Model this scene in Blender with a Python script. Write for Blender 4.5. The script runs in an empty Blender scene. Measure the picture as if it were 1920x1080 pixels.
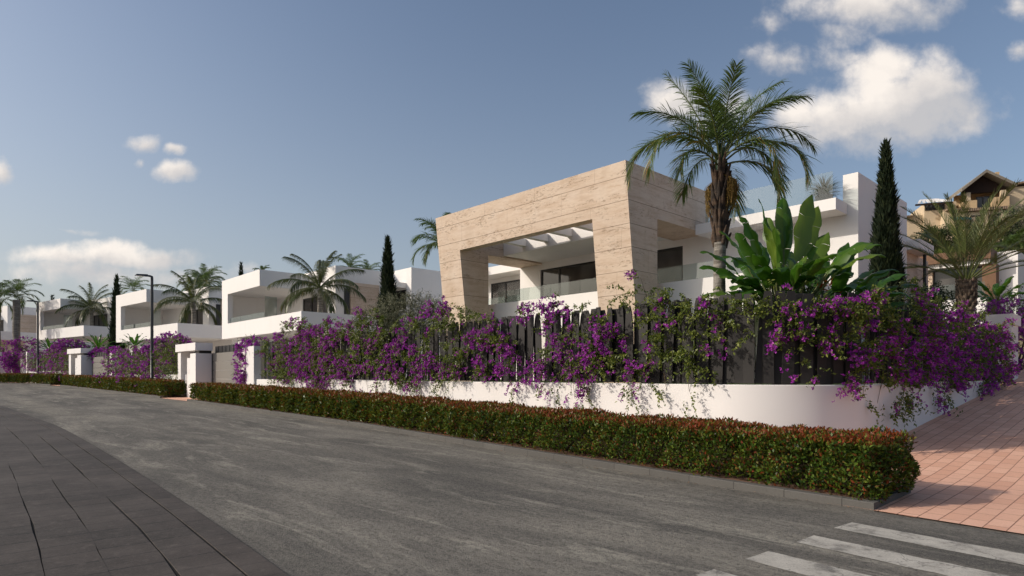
import bpy, math, numpy as np
from mathutils import Vector, Matrix
R = math.radians
C = bpy.context.scene.collection
rng = np.random.default_rng(7)

# ------------------------------------------------------------------ frame of the street
A = np.array([-0.684, 0.729]); B = np.array([0.729, 0.684])   # along the street (away), across it (towards the houses)
EYE = 1.6; F = 1173.3; HZ = 704.0
TH = math.atan2(-0.729, 0.684)                                # turn of the near houses
def P(a, b): return a * A + b * B
def ab(x, y): return (-0.684 * x + 0.729 * y, 0.729 * x + 0.684 * y)
def soft(x, w=1.5): return 0.5 * (x + np.sqrt(x * x + w * w)) - 0.0
def g0(x, y):                                                 # the street climbs gently to the left
    y = np.asarray(y, float)
    return 0.0165 * np.clip(soft(np.minimum(y, 110) - 7.8), 0, None) - 0.004
def lane(b): return 0.077 * np.clip(soft(np.asarray(b, float) - 11.4, 0.8), 0, None)
def gl(x, y):                                                 # brick lane
    a, b = ab(x, y)
    return g0(x, y) + lane(b)
def front_Y(k, b=10.9): return b / (0.684 + 0.729 * k)
def lane_Y(k, a=3.95): return a / (0.729 - 0.684 * k)

# ------------------------------------------------------------------ object helpers
def tag(o, label=None, cat=None, group=None, kind=None):
    if label: o['label'] = label
    if cat: o['category'] = cat
    if group: o['group'] = group
    if kind: o['kind'] = kind
    return o
def empty(name, loc=(0, 0, 0), rz=0.0, label=None, cat=None, group=None):
    o = bpy.data.objects.new(name, None); C.objects.link(o)
    o.location = loc; o.rotation_euler = (0, 0, rz); o.empty_display_size = 0.3
    return tag(o, label, cat, group)
def link(name, me, mat, parent=None):
    if mat is not None and len(me.materials) == 0: me.materials.append(mat)
    o = bpy.data.objects.new(name, me); C.objects.link(o)
    if parent is not None: o.parent = parent
    return o
def kids(o): return [c for c in bpy.data.objects if c.parent is o]
def copy_tree(o, parent=None):
    c = o.copy(); C.objects.link(c)
    if parent is not None: c.parent = parent
    for ch in kids(o): copy_tree(ch, c)
    return c

class MB:
    def __init__(s): s.v = []; s.f = []; s.sm = []
    def add(s, vs, fs, smooth=False):
        n = len(s.v); s.v.extend([tuple(map(float, p)) for p in vs])
        s.f.extend([tuple(i + n for i in f) for f in fs]); s.sm.extend([smooth] * len(fs)); return s
    def hexa(s, p):                                           # 8 corners: 4 bottom ccw, 4 top ccw
        return s.add(p, [(3, 2, 1, 0), (4, 5, 6, 7), (0, 1, 5, 4), (1, 2, 6, 5), (2, 3, 7, 6), (3, 0, 4, 7)])
    def box(s, x0, x1, y0, y1, z0, z1):
        return s.hexa([(x0, y0, z0), (x1, y0, z0), (x1, y1, z0), (x0, y1, z0), (x0, y0, z1), (x1, y0, z1), (x1, y1, z1), (x0, y1, z1)])
    def prism(s, poly, z0, z1):                               # poly ccw in xy
        n = len(poly)
        vs = [(x, y, z0) for x, y in poly] + [(x, y, z1) for x, y in poly]
        fs = [tuple(reversed(range(n))), tuple(range(n, 2 * n))] + [(i, (i + 1) % n, n + (i + 1) % n, n + i) for i in range(n)]
        return s.add(vs, fs)
    def tube(s, pts, rad, n=8, caps=True, smooth=True):
        pts = [Vector(p) for p in pts]; m = len(pts)
        if not hasattr(rad, '__len__'): rad = [rad] * m
        vs = []; ref = None
        for i in range(m):
            t = (pts[min(i + 1, m - 1)] - pts[max(i - 1, 0)]).normalized()
            if ref is None: ref = Vector((1, 0, 0)) if abs(t.x) < 0.8 else Vector((0, 1, 0))
            u = (ref - t * ref.dot(t)).normalized(); w = t.cross(u); ref = u
            for k in range(n):
                q = 2 * math.pi * k / n
                vs.append(pts[i] + (u * math.cos(q) + w * math.sin(q)) * rad[i])
        fs = [(i * n + k, i * n + (k + 1) % n, (i + 1) * n + (k + 1) % n, (i + 1) * n + k) for i in range(m - 1) for k in range(n)]
        s.add(vs, fs, smooth)
        if caps: s.add(vs[:n], [tuple(reversed(range(n)))]); s.add(vs[-n:], [tuple(range(n))])
        return s
    def build(s, name, mat, parent=None):
        me = bpy.data.meshes.new(name); me.from_pydata(s.v, [], s.f)
        me.polygons.foreach_set('use_smooth', np.array(s.sm, dtype=bool)); me.update()
        return link(name, me, mat, parent)

class NB:                                                     # numpy mesh: many small faces with a tint
    def __init__(s): s.V = []; s.Q = []; s.T = []; s.n = 0
    def quads(s, v, q, tint):
        s.V.append(v.reshape(-1, 3)); s.Q.append(q + s.n); s.T.append(np.broadcast_to(tint, (len(v.reshape(-1, 3)),)).astype(np.float32)); s.n += len(v.reshape(-1, 3))
    def leaves(s, p, d, nrm, L, W, tint, droop=0.15, fold=0.12):
        n = len(p)
        if n == 0: return
        L = np.broadcast_to(L, (n,))[:, None]; W = np.broadcast_to(W, (n,))[:, None]
        d = d / (np.linalg.norm(d, axis=1, keepdims=True) + 1e-9)
        sd = np.cross(d, nrm); sd /= (np.linalg.norm(sd, axis=1, keepdims=True) + 1e-9)
        nn = np.cross(sd, d)
        m = p + d * L * 0.45
        v = np.stack([p, m + sd * W / 2 + nn * W * fold, p + d * L - nn * L * droop, m - sd * W / 2 + nn * W * fold], 1)
        q = np.arange(n * 4).reshape(n, 4)
        s.quads(v, q, np.repeat(np.broadcast_to(tint, (n,)), 4))
    def build(s, name, mat, parent=None):
        me = bpy.data.meshes.new(name)
        V = np.concatenate(s.V); Q = np.concatenate(s.Q); T = np.concatenate(s.T)
        me.vertices.add(len(V)); me.vertices.foreach_set('co', V.astype(np.float32).ravel())
        me.loops.add(Q.size); me.loops.foreach_set('vertex_index', Q.astype(np.int32).ravel())
        me.polygons.add(len(Q)); me.polygons.foreach_set('loop_start', np.arange(0, Q.size, 4, dtype=np.int32))
        me.update(calc_edges=True)
        at = me.attributes.new('tint', 'FLOAT', 'POINT'); at.data.foreach_set('value', T)
        return link(name, me, mat, parent)
def unit(n):
    v = rng.normal(size=(n, 3)); return v / np.linalg.norm(v, axis=1, keepdims=True)

# ------------------------------------------------------------------ materials
def newmat(name):
    m = bpy.data.materials.new(name); m.use_nodes = True
    nt = m.node_tree; bs = nt.nodes['Principled BSDF']; return m, nt, bs
def nd(nt, typ, **kw):
    n = nt.nodes.new(typ)
    for k, v in kw.items():
        if k.startswith('i_'):
            n.inputs[k[2:].replace('_', ' ')].default_value = v
        else: setattr(n, k, v)
    return n
def mth(nt, op, a, b=None, c=None, clamp=False):
    n = nt.nodes.new('ShaderNodeMath'); n.operation = op; n.use_clamp = clamp
    for i, x in enumerate((a, b, c)):
        if x is None: continue
        if isinstance(x, (int, float)): n.inputs[i].default_value = x
        else: nt.links.new(x, n.inputs[i])
    return n.outputs[0]
def ramp(nt, fac, stops, interp='LINEAR'):
    n = nt.nodes.new('ShaderNodeValToRGB'); n.color_ramp.interpolation = interp
    e = n.color_ramp.elements
    while len(e) < len(stops): e.new(0.5)
    for i, (p, c) in enumerate(stops):
        e[i].position = p; e[i].color = (c, c, c, 1) if isinstance(c, (int, float)) else (*c, 1)
    nt.links.new(fac, n.inputs[0]); return n.outputs[0]
def mix(nt, fac, a, b, typ='MIX'):
    n = nt.nodes.new('ShaderNodeMix'); n.data_type = 'RGBA'; n.blend_type = typ
    for sock, x in ((n.inputs[0], fac), (n.inputs[6], a), (n.inputs[7], b)):
        if isinstance(x, (int, float)): sock.default_value = x
        elif isinstance(x, tuple): sock.default_value = (*x, 1)
        else: nt.links.new(x, sock)
    return n.outputs[2]
def coords(nt, kind='Object', scale=(1, 1, 1), rot=(0, 0, 0)):
    t = nt.nodes.new('ShaderNodeTexCoord'); mp = nt.nodes.new('ShaderNodeMapping')
    src = t.outputs[kind]
    if any(rot):                                             # turn first, stretch afterwards
        m0 = nt.nodes.new('ShaderNodeMapping'); m0.inputs['Rotation'].default_value = rot; nt.links.new(src, m0.inputs[0]); src = m0.outputs[0]
    mp.inputs['Scale'].default_value = scale
    nt.links.new(src, mp.inputs[0]); return mp.outputs[0]
def noise(nt, vec, scale, detail=4, rough=0.55, out=0, dist=0.0):
    n = nt.nodes.new('ShaderNodeTexNoise'); n.inputs['Scale'].default_value = scale
    n.inputs['Detail'].default_value = detail; n.inputs['Roughness'].default_value = rough; n.inputs['Distortion'].default_value = dist
    if vec is not None: nt.links.new(vec, n.inputs['Vector'])
    return n.outputs[out]
def bump(nt, bs, h, strength=0.3, dist=0.02):
    b = nt.nodes.new('ShaderNodeBump'); b.inputs['Strength'].default_value = strength; b.inputs['Distance'].default_value = dist
    nt.links.new(h, b.inputs['Height']); nt.links.new(b.outputs[0], bs.inputs['Normal'])
def simple(name, col, rough=0.6, spec=0.4, var=0.12, scale=3.0, metal=0.0, bmp=0.0):
    m, nt, bs = newmat(name); v = coords(nt)
    n = noise(nt, v, scale)
    c = mix(nt, n, tuple(x * (1 - var) for x in col), tuple(min(1, x * (1 + var)) for x in col))
    nt.links.new(c, bs.inputs['Base Color']); bs.inputs['Roughness'].default_value = rough
    bs.inputs['Specular IOR Level'].default_value = spec; bs.inputs['Metallic'].default_value = metal
    if bmp: bump(nt, bs, noise(nt, v, scale * 12), bmp, 0.01)
    return m
def plaster(name, col):
    m, nt, bs = newmat(name); v = coords(nt)
    big = noise(nt, v, 0.35, 5); streak = noise(nt, coords(nt, scale=(1.6, 1.6, 0.22)), 1.2, 4)
    c = mix(nt, ramp(nt, big, [(0.3, 0.0), (0.75, 0.55)]), col, tuple(x * y for x, y in zip(col, (0.93, 0.92, 0.9))))
    c = mix(nt, ramp(nt, streak, [(0.52, 0.0), (0.8, 0.35)]), c, tuple(x * y for x, y in zip(col, (0.86, 0.85, 0.82))))
    nt.links.new(c, bs.inputs['Base Color']); bs.inputs['Roughness'].default_value = 0.75; bs.inputs['Specular IOR Level'].default_value = 0.25
    bump(nt, bs, noise(nt, v, 45, 3), 0.12, 0.006); return m
def leafmat(name, stops, trans=0.28, rough=0.45, spec=0.35, tcol=(0.25, 0.4, 0.04), bright=0.25):
    m, nt, bs = newmat(name)
    at = nt.nodes.new('ShaderNodeAttribute'); at.attribute_name = 'tint'
    ge = nt.nodes.new('ShaderNodeNewGeometry')
    f = mth(nt, 'ADD', at.outputs['Fac'], mth(nt, 'MULTIPLY', mth(nt, 'SUBTRACT', ge.outputs['Random Per Island'], 0.5), bright), clamp=True)
    c = ramp(nt, f, stops)
    nt.links.new(c, bs.inputs['Base Color']); bs.inputs['Roughness'].default_value = rough; bs.inputs['Specular IOR Level'].default_value = spec
    tr = nt.nodes.new('ShaderNodeBsdfTranslucent')
    nt.links.new(mix(nt, 0.5, c, tcol), tr.inputs[0])
    mx = nt.nodes.new('ShaderNodeMixShader'); mx.inputs[0].default_value = trans
    nt.links.new(bs.outputs[0], mx.inputs[1]); nt.links.new(tr.outputs[0], mx.inputs[2])
    nt.links.new(mx.outputs[0], nt.nodes['Material Output'].inputs[0]); return m

M = {}
M['white'] = plaster('white_plaster', (0.83, 0.80, 0.77))
M['wallwhite'] = plaster('garden_wall_plaster', (0.80, 0.765, 0.74))
M['cream'] = plaster('cream_plaster', (0.60, 0.43, 0.25))
M['sand'] = plaster('sand_plaster', (0.60, 0.48, 0.33))
M['slat'] = simple('charcoal_slat', (0.027, 0.024, 0.022), 0.6, 0.3, 0.25, 2.0)
M['frame'] = simple('dark_window_frame', (0.018, 0.017, 0.017), 0.4, 0.5)
M['gate'] = simple('grey_gate_panel', (0.20, 0.185, 0.165), 0.5, 0.4, 0.08)
M['lamp'] = simple('anthracite_lamp_metal', (0.035, 0.036, 0.04), 0.45, 0.5)
M['lens'] = simple('lamp_lens', (0.5, 0.5, 0.48), 0.2, 0.5)
M['soil'] = simple('dry_soil', (0.20, 0.12, 0.085), 0.95, 0.1, 0.35, 5.0, 0, 0.6)
M['twig'] = simple('dark_twig', (0.045, 0.034, 0.022), 0.9, 0.1, 0.4, 9.0)
M['stem'] = simple('vine_stem', (0.12, 0.085, 0.055), 0.9, 0.1, 0.3, 9.0)
M['wood'] = simple('brown_timber', (0.16, 0.085, 0.045), 0.6, 0.3, 0.3, 4.0)
M['darkwood'] = simple('dark_timber', (0.03, 0.018, 0.014), 0.7, 0.2, 0.3, 4.0)
M['hill'] = simple('dry_hillside', (0.17, 0.14, 0.085), 0.95, 0.1, 0.45, 0.35, 0, 0.5)
M['lawn'] = simple('lawn_grass', (0.06, 0.09, 0.025), 0.9, 0.1, 0.4, 2.5, 0, 0.8)
M['pale'] = simple('pale_bounce_yard', (0.62, 0.58, 0.53), 0.8, 0.2, 0.12, 1.5)  # light tone chosen to throw sunlight back at the white villas
M['fruit'] = simple('palm_fruit', (0.20, 0.125, 0.03), 0.6, 0.3, 0.45, 30)
M['teal'] = simple('teal_awning', (0.01, 0.07, 0.08), 0.7, 0.2)

def stone():
    m, nt, bs = newmat('travertine')
    v = coords(nt)
    band = noise(nt, coords(nt, scale=(0.7, 0.7, 5.0)), 1.0, 7, 0.68, dist=0.15)
    fine = noise(nt, coords(nt, scale=(3.5, 3.5, 17.0)), 1.6, 6, 0.72)
    blot = noise(nt, coords(nt, scale=(1, 1, 1.5)), 1.1, 6, 0.62)
    c = ramp(nt, band, [(0.30, (0.49, 0.36, 0.255)), (0.46, (0.615, 0.475, 0.36)), (0.58, (0.68, 0.55, 0.43)), (0.70, (0.54, 0.395, 0.28))])
    c = mix(nt, ramp(nt, fine, [(0.42, 0.0), (0.72, 0.45)]), c, (0.49, 0.365, 0.265))
    c = mix(nt, ramp(nt, blot, [(0.46, 0.0), (0.72, 0.55)]), c, (0.70, 0.59, 0.49))
    c = mix(nt, ramp(nt, noise(nt, coords(nt, scale=(1.5, 1.5, 0.5)), 1.0, 4), [(0.55, 0.0), (0.75, 0.4)]), c, (0.46, 0.34, 0.235))
    pit = noise(nt, coords(nt, scale=(3.0, 3.0, 11.0)), 1.7, 5, 0.78)
    zone = noise(nt, coords(nt, scale=(0.6, 0.6, 2.4)), 1.0, 3)
    pm = mth(nt, 'MULTIPLY', ramp(nt, pit, [(0.55, 0.0), (0.60, 1.0)]), ramp(nt, zone, [(0.47, 0.0), (0.55, 1.0)]))
    c = mix(nt, mth(nt, 'MULTIPLY', pm, 0.55), c, (0.22, 0.14, 0.075))
    sx = nt.nodes.new('ShaderNodeSeparateXYZ'); nt.links.new(v, sx.inputs[0])
    fz = mth(nt, 'FRACT', mth(nt, 'DIVIDE', mth(nt, 'ADD', sx.outputs[2], 20 * 0.765 - 8.17), 0.765))
    row = mth(nt, 'FLOOR', mth(nt, 'DIVIDE', mth(nt, 'ADD', sx.outputs[2], 20 * 0.765 - 8.17), 0.765))
    joint = mth(nt, 'LESS_THAN', mth(nt, 'ABSOLUTE', mth(nt, 'SUBTRACT', fz, 0.5)), 0.486)
    fx = mth(nt, 'FRACT', mth(nt, 'DIVIDE', mth(nt, 'ADD', mth(nt, 'ADD', sx.outputs[0], mth(nt, 'MULTIPLY', sx.outputs[1], 1.0)), mth(nt, 'MULTIPLY', row, 1.37)), 2.9))
    vj = mth(nt, 'GREATER_THAN', fx, 0.004)
    rowtone = mth(nt, 'FRACT', mth(nt, 'MULTIPLY', mth(nt, 'SINE', mth(nt, 'ADD', mth(nt, 'MULTIPLY', row, 12.99), mth(nt, 'MULTIPLY', mth(nt, 'FLOOR', mth(nt, 'DIVIDE', mth(nt, 'ADD', sx.outputs[0], mth(nt, 'MULTIPLY', row, 1.37)), 2.9)), 7.7))), 43.7))
    c = mix(nt, mth(nt, 'MULTIPLY', rowtone, 0.20), c, (0.47, 0.34, 0.24))
    c = mix(nt, mth(nt, 'ADD', mth(nt, 'MULTIPLY', joint, 0.72), 0.28), (0.20, 0.135, 0.09), c)
    c = mix(nt, mth(nt, 'ADD', mth(nt, 'MULTIPLY', vj, 0.45), 0.55), (0.2, 0.13, 0.09), c)
    nt.links.new(c, bs.inputs['Base Color']); bs.inputs['Roughness'].default_value = 0.7; bs.inputs['Specular IOR Level'].default_value = 0.25
    h = mth(nt, 'SUBTRACT', mth(nt, 'MULTIPLY', joint, 1.5), pm)
    bump(nt, bs, h, 0.5, 0.015); return m
M['stone'] = stone()

def glass(name, tint, gl=0.06, rough=0.02):
    m, nt, bs = newmat(name)
    tr = nt.nodes.new('ShaderNodeBsdfTransparent'); tr.inputs[0].default_value = (*tint, 1)
    g = nt.nodes.new('ShaderNodeBsdfGlossy'); g.inputs['Roughness'].default_value = rough
    fr = nt.nodes.new('ShaderNodeLayerWeight'); fr.inputs[0].default_value = 0.5
    mx = nt.nodes.new('ShaderNodeMixShader'); nt.links.new(mth(nt, 'ADD', mth(nt, 'MULTIPLY', mth(nt, 'POWER', fr.outputs[1], 4.0), 0.6), gl, clamp=True), mx.inputs[0])
    nt.links.new(tr.outputs[0], mx.inputs[1]); nt.links.new(g.outputs[0], mx.inputs[2])
    nt.links.new(mx.outputs[0], nt.nodes['Material Output'].inputs[0]); nt.nodes.remove(bs); return m
M['rail'] = glass('balustrade_glass', (0.82, 0.87, 0.86), 0.06)
def pane():
    m, nt, bs = newmat('dark_window_glass')
    v = coords(nt); n = noise(nt, coords(nt, scale=(0.9, 0.9, 0.25)), 1.0, 2)
    nt.links.new(ramp(nt, n, [(0.35, (0.030, 0.028, 0.027)), (0.65, (0.085, 0.077, 0.07))]), bs.inputs['Base Color'])
    bs.inputs['Roughness'].default_value = 0.06; bs.inputs['Specular IOR Level'].default_value = 0.6
    bump(nt, bs, noise(nt, v, 0.7, 1), 0.02, 0.05); return m
M['pane'] = pane()

def asphalt():
    m, nt, bs = newmat('worn_asphalt')
    r_ = (0, 0, R(46.8)); v = coords(nt, rot=r_)
    st = noise(nt, coords(nt, rot=r_, scale=(0.20, 0.8, 1)), 1.0, 7, 0.62, dist=0.5)
    st2 = noise(nt, coords(nt, rot=r_, scale=(0.40, 2.2, 1)), 1.0, 8, 0.72, dist=0.8)
    track = noise(nt, coords(nt, rot=r_, scale=(0.03, 0.75, 1)), 1.0, 3, 0.5)
    patch = noise(nt, v, 0.32, 5, 0.6)
    g1 = noise(nt, v, 75, 3, 0.8); g2 = noise(nt, v, 26, 4, 0.75); g3 = noise(nt, coords(nt, rot=r_, scale=(7, 11, 1)), 1.0, 5, 0.75)
    c = ramp(nt, st, [(0.38, (0.100, 0.093, 0.082)), (0.50, (0.155, 0.142, 0.122)), (0.62, (0.235, 0.215, 0.18))])
    c = mix(nt, ramp(nt, st2, [(0.52, 0.0), (0.64, 0.85)]), c, (0.33, 0.305, 0.25))
    c = mix(nt, ramp(nt, track, [(0.54, 0.0), (0.66, 0.55)]), c, (0.28, 0.255, 0.205))
    c = mix(nt, ramp(nt, patch, [(0.52, 0.0), (0.62, 0.5)]), c, (0.085, 0.08, 0.072))
    c = mix(nt, ramp(nt, g3, [(0.40, 0.45), (0.52, 0.0)]), c, (0.06, 0.056, 0.05))
    c = mix(nt, ramp(nt, g1, [(0.50, 0.0), (0.70, 0.6)]), c, (0.34, 0.315, 0.262))
    c = mix(nt, ramp(nt, g2, [(0.36, 0.6), (0.48, 0.0)]), c, (0.04, 0.037, 0.033))
    c = mix(nt, ramp(nt, g2, [(0.55, 0.0), (0.70, 0.5)]), c, (0.26, 0.24, 0.20))
    nt.links.new(c, bs.inputs['Base Color']); bs.inputs['Roughness'].default_value = 0.9; bs.inputs['Specular IOR Level'].default_value = 0.2
    bump(nt, bs, mth(nt, 'ADD', g1, mth(nt, 'MULTIPLY', g2, 1.5)), 0.8, 0.012); return m
M['asphalt'] = asphalt()
def paving(name, cols, mortar, bw, rh, msize, uvname='UV', rough=0.8, dark=(0.1, 0.09, 0.085), dirt=0.35):
    m, nt, bs = newmat(name)
    uv = coords(nt, 'UV')
    br = nt.nodes.new('ShaderNodeTexBrick'); br.inputs['Scale'].default_value = 1.0
    br.inputs['Brick Width'].default_value = bw; br.inputs['Row Height'].default_value = rh; br.inputs['Mortar Size'].default_value = msize
    br.inputs['Mortar Smooth'].default_value = 0.15; br.inputs['Color1'].default_value = (*cols[0], 1); br.inputs['Color2'].default_value = (*cols[1], 1)
    br.inputs['Mortar'].default_value = (*mortar, 1); nt.links.new(uv, br.inputs['Vector'])
    v = coords(nt)
    d = noise(nt, v, 0.7, 6, 0.65); g = noise(nt, v, 45, 3, 0.7)
    c = mix(nt, ramp(nt, d, [(0.42, 0.0), (0.8, dirt)]), br.outputs[0], dark)
    c = mix(nt, ramp(nt, g, [(0.36, 0.30), (0.52, 0.0)]), c, dark)
    c = mix(nt, ramp(nt, noise(nt, coords(nt, scale=(1, 1, 1)), 9.0, 6, 0.75), [(0.54, 0.0), (0.72, dirt)]), c, dark)
    nt.links.new(c, bs.inputs['Base Color']); bs.inputs['Roughness'].default_value = rough; bs.inputs['Specular IOR Level'].default_value = 0.3
    bump(nt, bs, mth(nt, 'ADD', mth(nt, 'MULTIPLY', br.outputs[1], -1.6), mth(nt, 'MULTIPLY', g, 0.5)), 0.5, 0.012); return m
M['brick'] = paving('pink_brick_paving', ((0.68, 0.375, 0.255), (0.80, 0.48, 0.34)), (0.26, 0.13, 0.085), 0.40, 0.20, 0.006, dark=(0.52, 0.285, 0.20), dirt=0.35)
M['slab'] = paving('dark_slab_paving', ((0.047, 0.038, 0.032), (0.034, 0.029, 0.0245)), (0.016, 0.0145, 0.013), 0.40, 5.0, 0.016, dark=(0.115, 0.096, 0.083), dirt=0.8)
M['kerb'] = paving('grey_kerb_stone', ((0.115, 0.108, 0.098), (0.09, 0.085, 0.078)), (0.05, 0.047, 0.043), 0.72, 5.0, 0.006, dark=(0.075, 0.07, 0.063), dirt=0.5)
M['joint'] = simple('joint_sand', (0.028, 0.026, 0.024), 0.95, 0.1, 0.3, 8)
def paint():
    m, nt, bs = newmat('worn_road_paint')
    v = coords(nt)
    w = noise(nt, v, 3.2, 7, 0.72); g = noise(nt, v, 80, 3, 0.7)
    vo = nt.nodes.new('ShaderNodeTexVoronoi'); vo.feature = 'DISTANCE_TO_EDGE'; vo.inputs['Scale'].default_value = 1.1
    sc = nt.nodes.new('ShaderNodeVectorMath'); sc.operation = 'SCALE'; sc.inputs[3].default_value = 0.6
    nt.links.new(noise(nt, v, 2.5, 4, 0.6, 1), sc.inputs[0])
    ad = nt.nodes.new('ShaderNodeVectorMath'); nt.links.new(v, ad.inputs[0]); nt.links.new(sc.outputs[0], ad.inputs[1]); nt.links.new(ad.outputs[0], vo.inputs['Vector'])
    c = ramp(nt, w, [(0.36, (0.20, 0.185, 0.16)), (0.47, (0.42, 0.39, 0.335)), (0.68, (0.54, 0.505, 0.435))])
    c = mix(nt, ramp(nt, g, [(0.33, 0.6), (0.5, 0.0)]), c, (0.19, 0.18, 0.16))
    c = mix(nt, mth(nt, 'MULTIPLY', mth(nt, 'LESS_THAN', vo.outputs[0], 0.010), 0.45), c, (0.09, 0.085, 0.076))
    nt.links.new(c, bs.inputs['Base Color']); bs.inputs['Roughness'].default_value = 0.8
    bump(nt, bs, g, 0.5, 0.008); return m
M['paint'] = paint()
def tiles():
    m, nt, bs = newmat('roof_tiles'); v = coords(nt)
    w = nt.nodes.new('ShaderNodeTexWave'); w.inputs['Scale'].default_value = 2.2; nt.links.new(v, w.inputs[0])
    c = mix(nt, noise(nt, v, 5, 4), (0.30, 0.20, 0.13), (0.42, 0.31, 0.21)); c = mix(nt, w.outputs[1], (0.14, 0.10, 0.07), c)
    nt.links.new(c, bs.inputs['Base Color']); bs.inputs['Roughness'].default_value = 0.9
    bump(nt, bs, w.outputs[1], 0.8, 0.05); return m
M['tile'] = tiles(); M['greytile'] = simple('weathered_roof_tile', (0.24, 0.21, 0.17), 0.9, 0.2, 0.35, 6.0, 0, 0.8)
def bark(name, c1, c2, ring=9.0):
    m, nt, bs = newmat(name); v = coords(nt)
    r = noise(nt, coords(nt, scale=(1.5, 1.5, ring)), 1.5, 4, 0.6); n = noise(nt, v, 14, 4)
    c = mix(nt, ramp(nt, r, [(0.4, 0.0), (0.6, 1.0)]), c1, c2); c = mix(nt, mth(nt, 'MULTIPLY', n, 0.4), c, c1)
    nt.links.new(c, bs.inputs['Base Color']); bs.inputs['Roughness'].default_value = 0.9
    bump(nt, bs, mth(nt, 'ADD', r, n), 0.7, 0.03); return m
M['palmbark'] = bark('ringed_palm_bark', (0.12, 0.105, 0.085), (0.30, 0.275, 0.24), 12)
M['boot'] = bark('fibrous_palm_boots', (0.025, 0.017, 0.012), (0.10, 0.06, 0.035), 5)
M['datebark'] = bark('date_palm_bark', (0.055, 0.043, 0.033), (0.20, 0.145, 0.10), 10)
M['bark'] = bark('tree_bark', (0.05, 0.04, 0.03), (0.14, 0.11, 0.085), 3)
G = leafmat
M['hedge'] = G('photinia_leaf', [(0.0, (0.012, 0.028, 0.004)), (0.30, (0.048, 0.100, 0.009)), (0.52, (0.135, 0.18, 0.022)), (0.62, (0.15, 0.10, 0.02)), (0.70, (0.17, 0.045, 0.012)), (1.0, (0.20, 0.036, 0.012))], 0.2, 0.45, 0.3, (0.25, 0.2, 0.02), 0.3)
M['vine'] = G('bougainvillea_leaf', [(0.0, (0.024, 0.044, 0.007)), (0.5, (0.095, 0.130, 0.020)), (1.0, (0.24, 0.26, 0.05))], 0.3, 0.45, 0.35, (0.2, 0.28, 0.03), 0.7)
M['bract'] = G('bougainvillea_bract', [(0.0, (0.17, 0.012, 0.20)), (0.45, (0.34, 0.032, 0.37)), (1.0, (0.64, 0.14, 0.62))], 0.35, 0.6, 0.15, (0.4, 0.03, 0.45), 0.7)
M['queen'] = G('queen_palm_leaflet', [(0.0, (0.032, 0.060, 0.014)), (0.55, (0.105, 0.155, 0.034)), (0.85, (0.10, 0.125, 0.03)), (1.0, (0.34, 0.22, 0.05))], 0.22, 0.4, 0.45, (0.18, 0.32, 0.04), 0.35)
M['coco'] = G('coconut_leaflet', [(0.0, (0.020, 0.034, 0.008)), (0.6, (0.070, 0.085, 0.022)), (1.0, (0.22, 0.15, 0.04))], 0.22, 0.4, 0.45, (0.15, 0.2, 0.02), 0.35)
M['date'] = G('date_leaflet', [(0.0, (0.045, 0.065, 0.018)), (0.6, (0.125, 0.155, 0.045)), (1.0, (0.26, 0.22, 0.09))], 0.2, 0.45, 0.4, (0.15, 0.18, 0.03), 0.4)
M['banana'] = G('banana_leaf', [(0.0, (0.014, 0.045, 0.005)), (0.5, (0.042, 0.110, 0.011)), (1.0, (0.15, 0.21, 0.028))], 0.3, 0.34, 0.4, (0.12, 0.35, 0.02), 0.35)
M['cypress'] = G('cypress_needles', [(0.0, (0.006, 0.012, 0.006)), (0.6, (0.016, 0.027, 0.011)), (1.0, (0.045, 0.055, 0.02))], 0.1, 0.7, 0.2, (0.05, 0.1, 0.02), 0.6)
M['olive'] = G('olive_leaf', [(0.0, (0.06, 0.065, 0.035)), (0.5, (0.15, 0.155, 0.092)), (1.0, (0.29, 0.285, 0.19))], 0.15, 0.6, 0.3, (0.12, 0.15, 0.05), 0.7)
M['shrub'] = G('shrub_leaf', [(0.0, (0.010, 0.018, 0.007)), (0.5, (0.035, 0.052, 0.017)), (1.0, (0.12, 0.13, 0.05))], 0.2, 0.5, 0.3, (0.1, 0.2, 0.03), 0.7)
M['orange'] = G('orange_flower', [(0.0, (0.35, 0.05, 0.01)), (0.5, (0.5, 0.11, 0.015)), (1.0, (0.6, 0.22, 0.03))], 0.3, 0.5, 0.3, (0.5, 0.1, 0.02), 0.6)
M['dryleaf'] = G('dry_leaf', [(0.0, (0.12, 0.06, 0.03)), (1.0, (0.38, 0.22, 0.12))], 0.1, 0.8, 0.2, (0.3, 0.2, 0.1), 0.5)
M['grassblade'] = G('grass_blade', [(0.0, (0.05, 0.08, 0.015)), (1.0, (0.2, 0.24, 0.05))], 0.3, 0.5, 0.3, (0.2, 0.3, 0.03), 0.7)
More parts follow.
